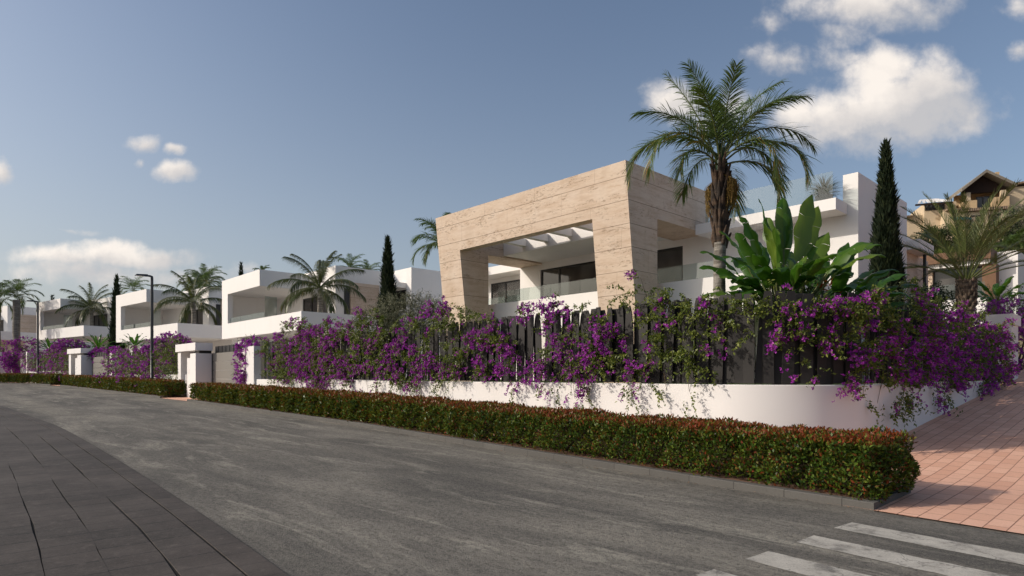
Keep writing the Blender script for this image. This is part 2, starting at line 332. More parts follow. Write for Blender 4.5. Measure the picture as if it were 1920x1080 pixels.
# ------------------------------------------------------------------ plants
def frond(nb, rb, base, az, el, L, droop, leaf, n, w, tint=0.4, fwd=0.7, hang=0.5, vup=0.25, start=0.18, curl=1.25, r0=0.022, dry=0.0, plume=0.0):
    """one pinnate frond: a bending rachis (rb: MB) and drooping leaflets (nb: NB)."""
    S = 15; t = np.linspace(0, 1, S); e = el - droop * t ** curl
    d = np.stack([np.cos(e) * math.cos(az), np.cos(e) * math.sin(az), np.sin(e)], 1)
    side_sway = rng.normal(0, 0.10); sidev = np.array([-math.sin(az), math.cos(az), 0])
    d = d + sidev * (side_sway * t ** 2)[:, None]
    p = np.array(base) + np.concatenate([np.zeros((1, 3)), np.cumsum(d[:-1] * L / (S - 1), 0)])
    rb.tube(p[::2], list(np.linspace(r0, r0 * 0.22, len(p[::2]))), 5, False)
    tj = np.linspace(start, 0.99, n) + rng.normal(0, 0.003, n); tj = np.clip(tj, 0, 1)
    for s in (-1, 1):
        q = np.stack([np.interp(tj, t, p[:, i]) for i in range(3)], 1)
        T = np.stack([np.interp(tj, t, d[:, i]) for i in range(3)], 1); T /= np.linalg.norm(T, axis=1, keepdims=True)
        U = np.cross(T, sidev); U[U[:, 2] < 0] *= 1; U /= np.linalg.norm(U, axis=1, keepdims=True)
        ll = leaf * (np.sin(np.pi * (0.12 + 0.80 * tj)) ** 0.6) * rng.uniform(0.85, 1.1, n)
        f = fwd + 0.5 * tj + rng.normal(0, 0.07, n)
        rot = rng.normal(0, plume, n) if plume else np.zeros(n)
        lat = s * sidev[None] * np.cos(rot)[:, None] + U * np.sin(rot)[:, None]
        D = lat * np.cos(f)[:, None] + T * np.sin(f)[:, None] + U * (vup + rng.normal(0, 0.06, n))[:, None]
        D /= np.linalg.norm(D, axis=1, keepdims=True)
        hg = hang * rng.uniform(0.75, 1.25, n)
        pts = [q]
        for k in (1, 2, 3):
            a = k / 3
            pts.append(q + D * (ll * a)[:, None] - np.array([0, 0, 1.0]) * (ll * hg * a * a)[:, None] - D * (ll * hg * 0.25 * a * a)[:, None])
        W = np.cross(D, U); W = T * 0.75 + np.array([0, 0, 0.35]); W = W - D * np.sum(W * D, 1, keepdims=True); W /= np.linalg.norm(W, axis=1, keepdims=True)
        ws = [0.5, 1.0, 0.75, 0.08]
        v = np.stack([x + sg * W * (w * ws[k] / 2) for k, x in enumerate(pts) for sg in (-1, 1)], 1)   # n,8,3
        base_i = np.arange(n)[:, None] * 8
        qd = np.concatenate([base_i + np.array([0, 1, 3, 2]) + 2 * k for k in range(3)])
        tn = np.clip(tint + rng.normal(0, 0.10, n) + (rng.random(n) < dry) * 0.55, 0, 1)
        nb.quads(v, qd, np.repeat(tn, 8))
    return p

def part_frond(nb, rb, mat, root):
    f = nb.build('frond', M[mat], root); rb.build('midrib', M['leafstalk'], f)

def queen_palm(name, loc, crown_z, scale=1.0, nf=24, seed=1, label=None, group=None, detail=1.0, boots=True, fruit=True, fronds=None, trunk_r=0.135):
    global rng
    rng = np.random.default_rng(seed)
    root = empty(name, loc, 0, label, 'palm tree', group)
    h = crown_z - loc[2]
    tr = MB(); zs = np.linspace(-0.3, h * (0.66 if boots else 0.96), 14)
    tr.tube([(0.02 * math.sin(z * 2), 0.02 * math.cos(z * 1.6), z) for z in zs], [trunk_r * (1.12 - 0.12 * min(1, max(0, z) / 2)) * (1 + 0.03 * math.sin(i * 2.4)) for i, z in enumerate(zs)], 14)
    tr.build('trunk', M['palmbark'], root)
    if boots:
        bt = MB(); z0 = zs[-1] - 0.05
        bt.tube([(0, 0, z) for z in np.linspace(z0, h, 9)], [trunk_r * x for x in (0.95, 1.15, 1.2, 1.15, 1.1, 1.1, 1.0, 0.8, 0.45)], 12)
        for i in range(46):                                   # old leaf bases that stick out
            z = z0 + (h - z0) * (i + 0.5) / 46 * 0.97; q = i * 2.4 + rng.normal(0, 0.2); l = rng.uniform(0.18, 0.42); o = rng.uniform(0.02, 0.16) * (1.6 if rng.random() < 0.12 else 1)
            c, s_ = math.cos(q), math.sin(q); r = trunk_r * 1.0
            bt.tube([(c * r * 0.8, s_ * r * 0.8, z - 0.14), (c * (r + 0.03), s_ * (r + 0.03), z + l * 0.3), (c * (r + o), s_ * (r + o), z + l)], [0.055, 0.045, 0.018], 6)
        bt.build('leaf_base', M['boot'], root)
        sh = MB(); sh.tube([(0, 0, z) for z in np.linspace(h - 0.25, h + 0.45, 5)], [0.09, 0.10, 0.085, 0.06, 0.02], 10); sh.build('crownshaft', M['banana'], root)
    if fruit:
        fb = MB()
        for side, zt, ln in ((-1, h - 0.42, 0.85), (1, h - 0.36, 0.72)):
            for k in range(90):
                q = rng.uniform(-0.9, 0.9); out = rng.uniform(0.10, 0.36) ; c = -side * 0.9 * A + np.array([math.sin(q) * 0.5, math.cos(q) * 0.3])
                c = c / np.linalg.norm(c); l = rng.uniform(0.2, 1) ** 1.0 * ln * (1.15 - 1.2 * abs(out - 0.2))
                pts = [(c[0] * 0.1, c[1] * 0.1, zt + 0.1), (c[0] * out, c[1] * out, zt - 0.05), (c[0] * out * 1.05, c[1] * out * 1.05, zt - l * 0.6), (c[0] * out * 0.92, c[1] * out * 0.92, zt - l)]
                fb.tube(pts, 0.005, 3, False)
                for j in range(9):
                    a = rng.uniform(0.35, 1); z = zt - l * a; o = out * (1.06 - 0.1 * a)
                    x, y = c[0] * o + rng.normal(0, 0.02), c[1] * o + rng.normal(0, 0.02); r = rng.uniform(0.010, 0.018)
                    fb.add([(x + r, y, z), (x, y + r, z), (x - r, y, z), (x, y - r, z), (x, y, z + r), (x, y, z - r)], [(0, 1, 4), (1, 2, 4), (2, 3, 4), (3, 0, 4), (1, 0, 5), (2, 1, 5), (3, 2, 5), (0, 3, 5)])
        fb.build('fruit_cluster', M['fruit'], root)
    nb, rb = NB(), MB()
    if fronds is None:
        fronds = []
        for i in range(nf):
            u = i / nf; el = 1.42 - 1.5 * u ** 1.1 + rng.normal(0, 0.06)
            fronds.append((i * 2.39996 + rng.normal(0, 0.15), el, 1.0 - 0.1 * u, 1.5 + 0.5 * u, 0.0 if u < 0.6 else 0.12))
    for az, el, fl, dr, dry in fronds:
        frond(nb, rb, (0.05 * math.cos(az), 0.05 * math.sin(az), h + rng.uniform(-0.1, 0.22)), az, el, 2.45 * scale * fl, dr, 0.66 * scale, int(80 * detail), 0.0185 / max(detail, 0.6), 0.36, 0.85 - 0.35 * max(0.0, math.sin(el)), 0.3, 0.2, 0.2, 1.35, 0.024, dry, 0.3)
        if detail >= 1: part_frond(nb, rb, 'queen', root); nb, rb = NB(), MB()
    if nb.V: rb.build('frond_stalk', M['leafstalk'], root); nb.build('frond', M['queen'], root)
    return root
M['leafstalk'] = simple('green_leaf_stalk', (0.10, 0.12, 0.035), 0.5, 0.4, 0.3)

def coco_palm(name, loc, h, scale, seed, label, group, detail=1.0):
    global rng
    rng = np.random.default_rng(seed)
    root = empty(name, loc, 0, label, 'palm tree', group)
    tr = MB(); zs = np.linspace(-0.1, h, 10)
    tr.tube([(0.05 * math.sin(z), 0, z) for z in zs], [0.20 - 0.05 * min(1, z / h) for z in zs], 10); tr.build('trunk', M['palmbark'], root)
    nb, rb = NB(), MB()
    lst = []
    n = 19
    for i in range(n):
        u = i / n
        lst.append((i * 2.39996 + seed, 1.45 - 1.75 * u ** 0.95 + rng.normal(0, 0.08), 0.92 + 0.12 * math.sin(u * 3.1), 1.0 + 0.55 * u, 0.02 + 0.25 * max(0, u - 0.65)))
    for az, el, fl, dr, dry in lst:
        frond(nb, rb, (0, 0, h), az, el, 3.0 * scale * fl, dr, 0.66 * scale, int(74 * detail), 0.034 / max(detail, 0.6), 0.45, 0.6, 0.7, 0.05, 0.12, 1.4, 0.035, dry)
    rb.build('frond_stalk', M['leafstalk'], root); nb.build('frond', M['coco'], root)
    return root

def date_palm(name, loc, h, scale, seed, label):
    global rng
    rng = np.random.default_rng(seed)
    root = empty(name, loc, 0, label, 'palm tree')
    tr = MB(); zs = np.linspace(-0.4, h, 40)
    tr.tube([(0, 0, z) for z in zs], [0.19 + (0.035 if i % 2 else 0) + (0.05 * max(0, (z - h + 0.7) / 0.7)) for i, z in enumerate(zs)], 12, True, False)
    for i in range(60):
        z = h - 0.9 + i * 0.0155; q = i * 2.39996; c, s_ = math.cos(q), math.sin(q)
        tr.tube([(c * 0.17, s_ * 0.17, z - 0.1), (c * 0.27, s_ * 0.27, z + 0.02), (c * 0.29, s_ * 0.29, z + 0.12)], [0.05, 0.045, 0.015], 5)
    tr.build('trunk', M['datebark'], root)
    nb, rb = NB(), MB()
    n = 32
    for i in range(n):
        u = i / n; az = i * 2.39996 + 0.4; el = 1.45 - 1.12 * u + rng.normal(0, 0.07)
        frond(nb, rb, (0.1 * math.cos(az), 0.1 * math.sin(az), h - 0.02), az, el, 3.35 * scale * rng.uniform(0.9, 1.05), 0.62 + 0.5 * u, 0.46 * scale, 66, 0.016, 0.5, 0.8, 0.12, 0.28, 0.24, 1.5, 0.022, 0.03 + 0.12 * u)
        part_frond(nb, rb, 'date', root); nb, rb = NB(), MB()
    return root

def banana_leaf(mb_v, base, az, el, stalk, L, W, bend, roll, tint, splits=2):
    """a paddle leaf on a stalk; mb_v is (NB for blades, MB for stalks)."""
    nb, rb = mb_v
    S = 12
    hd = np.array([math.cos(az), math.sin(az), 0]); up = np.array([0, 0, 1.0])
    p = np.array(base, float); pts = [p.copy()]; e = el
    for i in range(4): p = p + (hd * math.cos(e) + up * math.sin(e)) * stalk / 4; pts.append(p.copy()); e -= 0.03
    rb.tube(pts, [0.035, 0.03, 0.026, 0.022, 0.018], 6, False)
    side = np.array([-math.sin(az), math.cos(az), 0])
    mid, tan = [], []
    for i in range(S + 1):
        mid.append(p.copy()); d = hd * math.cos(e) + up * math.sin(e); tan.append(d); p = p + d * L / S; e -= bend / S * (0.5 + i / S)
    mid = np.array(mid); tan = np.array(tan)
    t = np.linspace(0, 1, S + 1); prof = np.sin(np.pi * np.clip(t * 0.96 + 0.03, 0, 1)) ** 0.62; prof[-1] = 0.02
    for sg in (-1, 1):
        cut = rng.choice(np.arange(3, S - 1), splits, replace=False)
        cols = []
        for j, f in enumerate((0, 0.5, 1.0)):
            nrm = np.cross(tan, side) ; nrm *= np.sign(nrm[:, 2:3] + 1e-6)
            lift = 0.30 * f - 0.42 * f * f
            sd = side * math.cos(roll) + nrm * math.sin(roll) * 1
            wav = 0.03 * np.sin(t * 17 + sg) * f
            cols.append(mid + sg * sd * (prof * W / 2 * f)[:, None] + nrm * ((lift * W * 0.8) * prof + wav)[:, None] + tan * (0.10 * f * W))
        V = np.stack(cols, 1)                                  # S+1,3,3
        for a0, a1 in zip([0] + sorted(cut), sorted(cut) + [S]):
            v = V[a0:a1 + 1].copy()
            if a0 > 0: v[0, 1:] += (tan[a0] * 0.006)
            m = a1 - a0 + 1
            q = np.array([[i * 3 + j, i * 3 + j + 1, (i + 1) * 3 + j + 1, (i + 1) * 3 + j] for i in range(m - 1) for j in range(2)])
            if len(q): nb.quads(v, q, np.full(m * 3, tint + rng.normal(0, 0.05)))

def strelitzia(name, loc, leaves, seed, label, flower=0, cat='plant', group=None, stems=()):
    global rng
    rng = np.random.default_rng(seed)
    root = empty(name, loc, 0, label, cat, group)
    st = MB()
    for (bx, by, bz, az, el, stalk, L, W, bend, roll, tint) in leaves:
        nb, rb = NB(), MB(); banana_leaf((nb, rb), (bx, by, bz), az, el, stalk, L, W, bend, roll, tint, 1 if L < 0.9 else 2)
        ob = nb.build('leaf', M['banana'], root); ob.data.polygons.foreach_set('use_smooth', np.ones(len(ob.data.polygons), bool)); rb.build('leaf_stalk', M['leafstalk'], ob)
    for (x, y, z0, z1, r) in stems: st.tube([(x, y, z0), (x + 0.03, y, (z0 + z1) / 2), (x, y + 0.02, z1)], [r * 1.15, r, r * 0.75], 9)
    if stems: st.build('stem', M['datebark'], root)
    if flower:
        fl = NB()
        for k in range(flower):
            c = np.array([rng.normal(0, 0.22), rng.normal(-0.25, 0.1), rng.uniform(0.85, 1.25)]) + np.array([0, 0, leaves[0][2]])
            n = 16; d = unit(n) * np.array([1, 1, 0.8]) + np.array([0, -0.2, 0.5])
            fl.leaves(np.repeat(c[None], n, 0) + unit(n) * 0.04, d, unit(n), rng.uniform(0.10, 0.22, n), 0.035, rng.random(n))
        fl.build('flower', M['orange'], root)
    return root

def cypress(name, loc, h, r, seed, label, n=14000, group=None, size=1.0):
    global rng
    rng = np.random.default_rng(seed)
    root = empty(name, loc, 0, label, 'cypress tree', group)
    MB().tube([(0, 0, -0.2), (0, 0, h * 0.5), (0, 0, h * 0.93)], [r * 0.16, r * 0.1, 0.02], 7).build('trunk', M['bark'], root)
    zs = np.linspace(0, 1, 60); prof = np.interp(zs, [0, 0.04, 0.14, 0.3, 0.5, 0.7, 0.85, 0.95, 1], [0.45, 0.75, 0.98, 1.0, 0.82, 0.55, 0.32, 0.15, 0.01])
    pdf = prof * 1.0 + 0.06; t = rng.choice(zs, n, p=pdf / pdf.sum()) + rng.normal(0, 0.01, n); t = np.clip(t, 0.005, 1.0)
    az = rng.uniform(0, 2 * np.pi, n)
    lump = 1 + 0.13 * np.sin(az * 3 + t * 21) + 0.10 * np.sin(az * 5 - t * 37 + 1) + 0.08 * np.sin(t * 60 + az * 2)
    rr = np.interp(t, zs, prof) * r * lump * np.sqrt(rng.uniform(0.25, 1.0, n)) * np.where(rng.random(n) < 0.05, rng.uniform(1.0, 1.28, n), 1)
    p = np.stack([rr * np.cos(az), rr * np.sin(az), t * h], 1)
    d = np.stack([np.cos(az) * 0.33, np.sin(az) * 0.33, np.ones(n)], 1) + rng.normal(0, 0.2, (n, 3))
    nb = NB(); nb.leaves(p, d, np.stack([np.cos(az), np.sin(az), np.zeros(n)], 1) + rng.normal(0, 0.5, (n, 3)), rng.uniform(0.16, 0.36, n) * size, rng.uniform(0.035, 0.07, n) * size, 0.45 + rng.normal(0, 0.18, n), -0.05, 0.2)
    nb.build('crown', M['cypress'], root); return root

def bush(name, loc, blobs, n, L, W, mat, seed, label, cat='bush', group=None, upw=0.5, trunk=0.06, sprig=8, slen=0.35):
    """leafy crown of short sprigs spread through ellipsoid blobs (x, y, z, rx, ry, rz)."""
    global rng
    rng = np.random.default_rng(seed)
    root = empty(name, loc, 0, label, cat, group)
    tb = MB()
    for i, b in enumerate(blobs):
        q = i * 1.7
        tb.tube([(0.06 * math.cos(q), 0.06 * math.sin(q), -0.2), (b[0] * 0.5, b[1] * 0.5, b[2] * 0.55), (b[0], b[1], b[2] + b[5] * 0.3)], [trunk, trunk * 0.65, trunk * 0.2], 6)
    tb.build('trunk', M['bark'], root)
    nb = NB(); w = np.array([b[3] * b[5] + b[4] * b[5] for b in blobs]); ks = rng.multinomial(n // sprig, w / w.sum())
    for b, k in zip(blobs, ks):
        u = unit(k); rad = rng.uniform(0.45, 1.02, k) ** 0.6
        o = u * rad[:, None] * np.array(b[3:6]) + np.array(b[:3])
        sprigs(nb, None, o, u * 0.8 + np.array([0, 0, upw]) + rng.normal(0, 0.35, (k, 3)), rng.uniform(0.6, 1.2, k) * slen, 0.2, sprig, L, W, 0.5 + 0.12 * rng.normal(size=k))
    nb.build('crown', M[mat], root); return root

def sprigs(nb, fb, o, d, length, droop, m, L, W, tint, flower=None, fl=0.042, fper=9):
    """n twigs: m leaves along each (into nb), clusters of bracts at the outer half of the flowering ones (into fb)."""
    n = len(o)
    if n == 0: return
    d = d / np.linalg.norm(d, axis=1, keepdims=True)
    t = (np.arange(m) + 0.5) / m
    tt = np.clip(t[None] + rng.normal(0, 0.05, (n, m)), 0, 1.05)
    p = o[:, None] + d[:, None] * (tt * length[:, None])[..., None] - np.array([0, 0, 1.0]) * (droop * length[:, None] * tt ** 2)[..., None]
    p += rng.normal(0, 0.012, p.shape)
    ld = d[:, None] * 0.7 + unit(n * m).reshape(n, m, 3) - np.array([0, 0, 0.25])
    keep = np.ones((n, m), bool)
    if flower is not None: keep &= ~(flower[:, None] & (tt > 0.5) & (rng.random((n, m)) < 0.75))
    k = keep.ravel()
    P_ = p.reshape(-1, 3)[k]; D_ = ld.reshape(-1, 3)[k]; q = len(P_)
    N_ = unit(q) * 0.7 + np.array([-0.35, -0.25, 0.75])
    nb.leaves(P_, D_, N_, L * rng.uniform(0.65, 1.2, q), W * rng.uniform(0.75, 1.2, q), np.clip(np.repeat(tint[:, None], m, 1).ravel()[k] + rng.normal(0, 0.12, q), 0, 1))
    if fb is not None and flower is not None and flower.any():
        i = np.where(flower)[0]; nf = len(i)
        ft = rng.uniform(0.35, 1.05, (nf, fper))
        fp = o[i][:, None] + d[i][:, None] * (ft * length[i][:, None])[..., None] - np.array([0, 0, 1.0]) * (droop * length[i][:, None] * ft ** 2)[..., None]
        fp += rng.normal(0, 0.026, fp.shape); fp = fp.reshape(-1, 3); q = len(fp)
        ax = unit(q) + np.array([-0.3, -0.5, 0.25]); ax /= np.linalg.norm(ax, axis=1, keepdims=True)
        s1 = np.cross(ax, unit(q)); s1 /= np.linalg.norm(s1, axis=1, keepdims=True); s2 = np.cross(ax, s1)
        tn = rng.normal(0.5, 0.2, q)
        for j in range(3):                                    # three bracts round each small flower
            a = j * 2.094; r = s1 * math.cos(a) + s2 * math.sin(a)
            fb.leaves(fp, ax * 0.55 + r, np.cross(ax, r) * 0 + ax * -0.6 + r * 0.4, fl * rng.uniform(0.8, 1.2, q), fl * 0.85, np.clip(tn, 0, 1), 0.1, 0.15)

def vine_point(u, v, out):
    k = (u - 960) / F
    if u < 1490: y = front_Y(k)
    elif u > 1640: y = lane_Y(k)
    else: y = front_Y(k)
    if 1400 < u <= 1640:                                     # the rounded corner
        ca, cb_, r = 5.95, 12.9, 2.0; da, db = -0.684 * k + 0.729, 0.729 * k + 0.684
        qa, qb, qc = da * da + db * db, -2 * (da * ca + db * cb_), ca * ca + cb_ * cb_ - r * r; disc = qb * qb - 4 * qa * qc
        y = (-qb - math.sqrt(disc)) / (2 * qa) if disc > 0 else y
        a_, b_ = da * y, db * y
        if a_ > 5.95: y = front_Y(k)
        elif b_ > 12.9: y = lane_Y(k)
    p = np.array([k * y, y, EYE - (v - HZ) / F * y]); n = p / np.linalg.norm(p)
    nn = np.array([-B[0], -B[1], 0]) if u < 1520 else (np.array([-A[0], -A[1], 0]) if u > 1640 else np.array([-0.1, -1, 0]))
    return p + nn * out, y / F, nn

def bougainvillea(label, clusters, seed, dens=1.0, leafL=0.072, m=15, group='bougainvilleas climbing the fences'):
    """a climbing plant: stems rise from the planting strip behind the wall, sprigs spread where clusters say."""
    global rng
    rng = np.random.default_rng(seed)
    nb, fb, sb = NB(), NB(), MB()
    us = [c[0] for c in clusters]; u0 = float(np.median(us))
    rp, _, nn0 = vine_point(u0, 720, -0.22); rp[2] = 1.36
    root = empty('bougainvillea', tuple(rp), 0, label, 'bougainvillea', group)
    for (u, v, ru, rv, den, pur) in clusters:
        area = 0; p0, px, nn = vine_point(u, v, 0)
        n = max(3, int(den * dens * math.pi * ru * rv * px * px * ((112 if u > 900 and u < 1600 else 125) if v < 712 else 44)))
        nc = max(2, n // 7); ci = rng.integers(0, nc, n)          # sprigs gather in clumps, each clump in flower or not
        q = rng.uniform(0, 2 * np.pi, nc); r = np.sqrt(rng.random(nc))
        du = (ru * r * np.cos(q))[ci] + rng.normal(0, 0.055, n) / px; dv = (rv * r * np.sin(q))[ci] + rng.normal(0, 0.06, n) / px
        o = np.stack([vine_point(u + a, v + b, 0.03 + 0.20 * rng.random() ** 1.3)[0] for a, b in zip(du, dv)])
        side = np.cross(nn, [0, 0, 1.0])
        over = v > 712
        d = nn[None] * rng.uniform(0.1, 1.0, (n, 1)) + side[None] * rng.normal(0, 0.8, (n, 1)) + np.array([0, 0, 1.0]) * (rng.normal(0.05, 0.6, (n, 1)) - (1.6 if over else 0))
        ln = rng.uniform(0.10, 0.30, n) * (1.4 if over else 1) * np.where(rng.random(n) < 0.10, 1.9, 1.0)
        fl = (rng.random(nc) < pur * 0.82)[ci] & (rng.random(n) < 0.9) | (rng.random(n) < pur * 0.15)
        sprigs(nb, fb, o - rp, d, ln, 0.35 if not over else 0.1, m, leafL, leafL * 0.52, 0.42 + 0.28 * rng.random(n), fl)
        # a cane from the root zone to the cluster
        b0, _, _ = vine_point(u + rng.uniform(-12, 12), 718, -0.34); b0[2] = 1.40
        c0, _, _ = vine_point(u, v, -0.02); mid = b0 * 0.35 + c0 * 0.65 + np.array([0, 0, 0.12]) - nn * 0.22
        if v > 712: mid = np.array(vine_point(u, 700, 0.10)[0])
        sb.tube([b0 - rp, mid - rp, c0 - rp], [0.008, 0.007, 0.003], 5, False)
    sb.build('stem', M['stem'], root); nb.build('foliage', M['vine'], root)
    if fb.V: fb.build('blossom', M['bract'], root)
    return root

def loose_vine(label, loc, blobs, n, purple, seed, group, leafL=0.075, spl=0.35, slm=8):
    """bougainvillea of free shape: blobs (x, y, z, rx, ry, rz, purple) about loc."""
    global rng
    rng = np.random.default_rng(seed)
    root = empty('bougainvillea', loc, 0, label, 'bougainvillea', group)
    nb, fb, sb = NB(), NB(), MB()
    w = np.array([(b[3] + b[4]) * b[5] for b in blobs]); ks = rng.multinomial(n, w / w.sum())
    for b, k in zip(blobs, ks):
        u = unit(k); o = u * (rng.uniform(0.3, 1.0, k) ** 0.5)[:, None] * np.array(b[3:6]) + np.array(b[:3])
        d = u + rng.normal(0, 0.4, (k, 3)) + np.array([0, 0, 0.15])
        sprigs(nb, fb, o, d, rng.uniform(0.6, 1.2, k) * spl, 0.35, slm, leafL, leafL * 0.55, 0.4 + 0.25 * rng.random(k), rng.random(k) < b[6] * purple, leafL * 0.78, 8)
        sb.tube([(0, 0, -0.1), (b[0] * 0.6, b[1] * 0.6, b[2] * 0.6 + 0.1), (b[0], b[1], b[2])], [0.03, 0.02, 0.008], 5, False)
    sb.build('stem', M['stem'], root); nb.build('foliage', M['vine'], root)
    if fb.V: fb.build('blossom', M['bract'], root)
    return root

def hedge(label, pts, depth, h, seed, dens, zfun, leafL=0.05):
    """clipped hedge along the street: pts are its foot, in street coordinates (a, b)."""
    global rng
    rng = np.random.default_rng(seed)
    p0 = P(*pts[0]); root = empty('clipped_hedge', (p0[0], p0[1], float(zfun(p0[0], p0[1]))), 0, label, 'hedge', 'clipped hedges along the street')
    rp = np.array(root.location)
    pa = np.array([P(*q) for q in pts]); seg = np.linalg.norm(np.diff(pa, axis=0), axis=1); cum = np.concatenate([[0], np.cumsum(seg)]); Ltot = cum[-1]
    def at(s): return np.stack([np.interp(s, cum, pa[:, 0]), np.interp(s, cum, pa[:, 1])], -1)
    def inn(s):
        d = at(np.clip(s + 0.4, 0, Ltot)) - at(np.clip(s - 0.4, 0, Ltot)); d /= np.linalg.norm(d, axis=-1, keepdims=True) + 1e-9
        return np.stack([d[..., 1], -d[..., 0]], -1) * 1.0, d
    nb = NB()
    s_all = []
    ss = np.linspace(0, Ltot, 400); dist = np.linalg.norm(at(ss), axis=1); den = dens * np.clip(9.0 / dist, 0.25, 1.15) ** 1.15
    def ss_pick(n): return rng.choice(ss, n, p=den / den.sum()) + rng.uniform(0, Ltot / 400, n)
    lin = den.mean() * Ltot
    for face, frac in (('front', h * 1.15), ('top', depth), ('back', h * 0.75)):
        n = int(lin * frac); s = ss_pick(n); a = rng.random(n); iv, dv = inn(s)
        lump = 0.04 * np.sin(s * 5.1 + 2 * np.sin(s * 0.7)) + 0.035 * np.sin(s * 11.3 + a * 4) + 0.04 * np.sin(s * 2.3 + 1) + 0.03 * np.sin(s * 17 + a * 9)
        dep = rng.random(n) ** 1.6 * 0.24
        if face == 'top':
            xy = at(s) + iv * (a * depth)[:, None]; z = h - dep * 0.9 + lump * 0.5 + rng.normal(0, 0.012, n); nv = np.tile([0, 0, 1.0], (n, 1))
        else:
            z = h * (0.02 + 0.98 * a ** 0.92); off = dep - lump + 0.05 * (z / h < 0.2) * rng.random(n)
            if face == 'back': off = depth - off
            xy = at(s) + iv * off[:, None]; sg = -1 if face == 'front' else 1
            nv = np.concatenate([iv * sg, np.zeros((n, 1))], 1)
            sparse = (z / h > 0.13) | (rng.random(n) < 0.45)
            xy, z, nv, dep, s, a = xy[sparse], z[sparse], nv[sparse], dep[sparse], s[sparse], a[sparse]; n = len(z)
        near = np.clip(dist[np.clip((s / Ltot * 399).astype(int), 0, 399)] / 11.0, 1.0, 2.1)
        pnt = np.concatenate([xy, (z + zfun(xy[:, 0], xy[:, 1]))[:, None]], 1)
        d = nv * 0.75 + unit(n) * 0.8 + np.array([0, 0, 0.55]); N = nv * 0.8 + unit(n) * 0.75
        red = np.clip((z - h * 0.86) / (h * 0.14), 0, 1) * 0.52 * (rng.random(n) < 0.8) + (rng.random(n) < 0.13) * 0.38
        tn = np.clip(0.30 + rng.normal(0, 0.13, n) + 0.07 * np.sin(s * 3.1 + np.sin(s * 1.3) * 2 + a * 3) + red, 0, 1)
        nb.leaves(pnt - rp, d, N, leafL * rng.uniform(0.7, 1.25, n) * near, leafL * 0.5 * near, tn)
    for e, sg in ((0.0, -1), (Ltot, 1)):
        d_e = np.linalg.norm(at(np.array([e]))[0]); n = int(dens * min(1.15, 9 / d_e) * depth * h * 1.3)
        if n < 5: continue
        iv, dv = inn(np.array([e])); a = rng.random(n); z = h * rng.random(n) ** 0.92; dep = rng.random(n) ** 1.6 * 0.25
        bulge = 0.22 * np.sin(np.pi * np.clip(z / h, 0, 1)) * np.sin(np.pi * a) + 0.06 * np.sin(a * 9 + z * 8)
        xy = at(np.array([e])) + iv * (a * depth)[:, None] + dv * (sg * (bulge - dep))[:, None]
        pnt = np.concatenate([xy, (z + zfun(xy[:, 0], xy[:, 1]))[:, None]], 1)
        nv = np.concatenate([np.repeat(dv * sg, n, 0), np.zeros((n, 1))], 1)
        tn = np.clip(0.28 + rng.normal(0, 0.11, n) + np.clip((z - h * 0.86) / (h * 0.14), 0, 1) * 0.5 + (rng.random(n) < 0.2) * 0.38, 0, 1)
        nb.leaves(pnt - rp, nv * 0.75 + unit(n) * 0.8 + np.array([0, 0, 0.5]), nv + unit(n) * 0.7, leafL * rng.uniform(0.7, 1.25, n) * max(1, d_e / 11), leafL * 0.5, tn)
    # a few shoots the shears missed
    k = int(Ltot / 2.2); s = ss_pick(k); iv, dv = inn(s); xy = at(s) + iv * rng.uniform(0.1, depth, (k, 1))
    o = np.concatenate([xy, (h - 0.03 + zfun(xy[:, 0], xy[:, 1]))[:, None]], 1) - rp
    sprigs(nb, None, o, np.tile([0.1, 0, 1.0], (k, 1)) + rng.normal(0, 0.2, (k, 3)), rng.uniform(0.06, 0.17, k), 0.0, 8, leafL, leafL * 0.4, np.full(k, 0.55))
    # woody inside, and stems down to the soil
    core = MB(); st = MB()
    sc = np.linspace(0.14, Ltot - 0.14, max(4, int(Ltot / 1.0)))
    iv, _ = inn(sc); q0 = at(sc) + iv * 0.24; q1 = at(sc) + iv * (depth - 0.2)
    for i in range(len(sc) - 1):
        z0 = [float(zfun(*q)) for q in (q0[i], q0[i + 1], q1[i + 1], q1[i])]
        core.hexa([(*(q - rp[:2]), z + h * 0.2 - rp[2]) for q, z in zip((q0[i], q0[i + 1], q1[i + 1], q1[i]), z0)] + [(*(q - rp[:2]), z + h - 0.2 - rp[2]) for q, z in zip((q0[i], q0[i + 1], q1[i + 1], q1[i]), z0)])
    for s in np.arange(0.2, Ltot - 0.1, 0.32 if Ltot < 20 else 0.45):
        for _ in range(2):
            iv, _d = inn(np.array([s])); b0 = at(np.array([s + rng.uniform(-0.1, 0.1)]))[0] + iv[0] * rng.uniform(0.25, depth - 0.25)
            z = float(zfun(*b0)); o = rng.normal(0, 0.08, 2)
            st.tube([(*(b0 - rp[:2]), z - 0.05 - rp[2]), (*(b0 + o - rp[:2]), z + h * 0.35 - rp[2])], [0.012, 0.008], 4, False)
    core.add(st.v, st.f); core.build('twig_core', M['twig'], root); nb.build('foliage', M['hedge'], root)
    return root
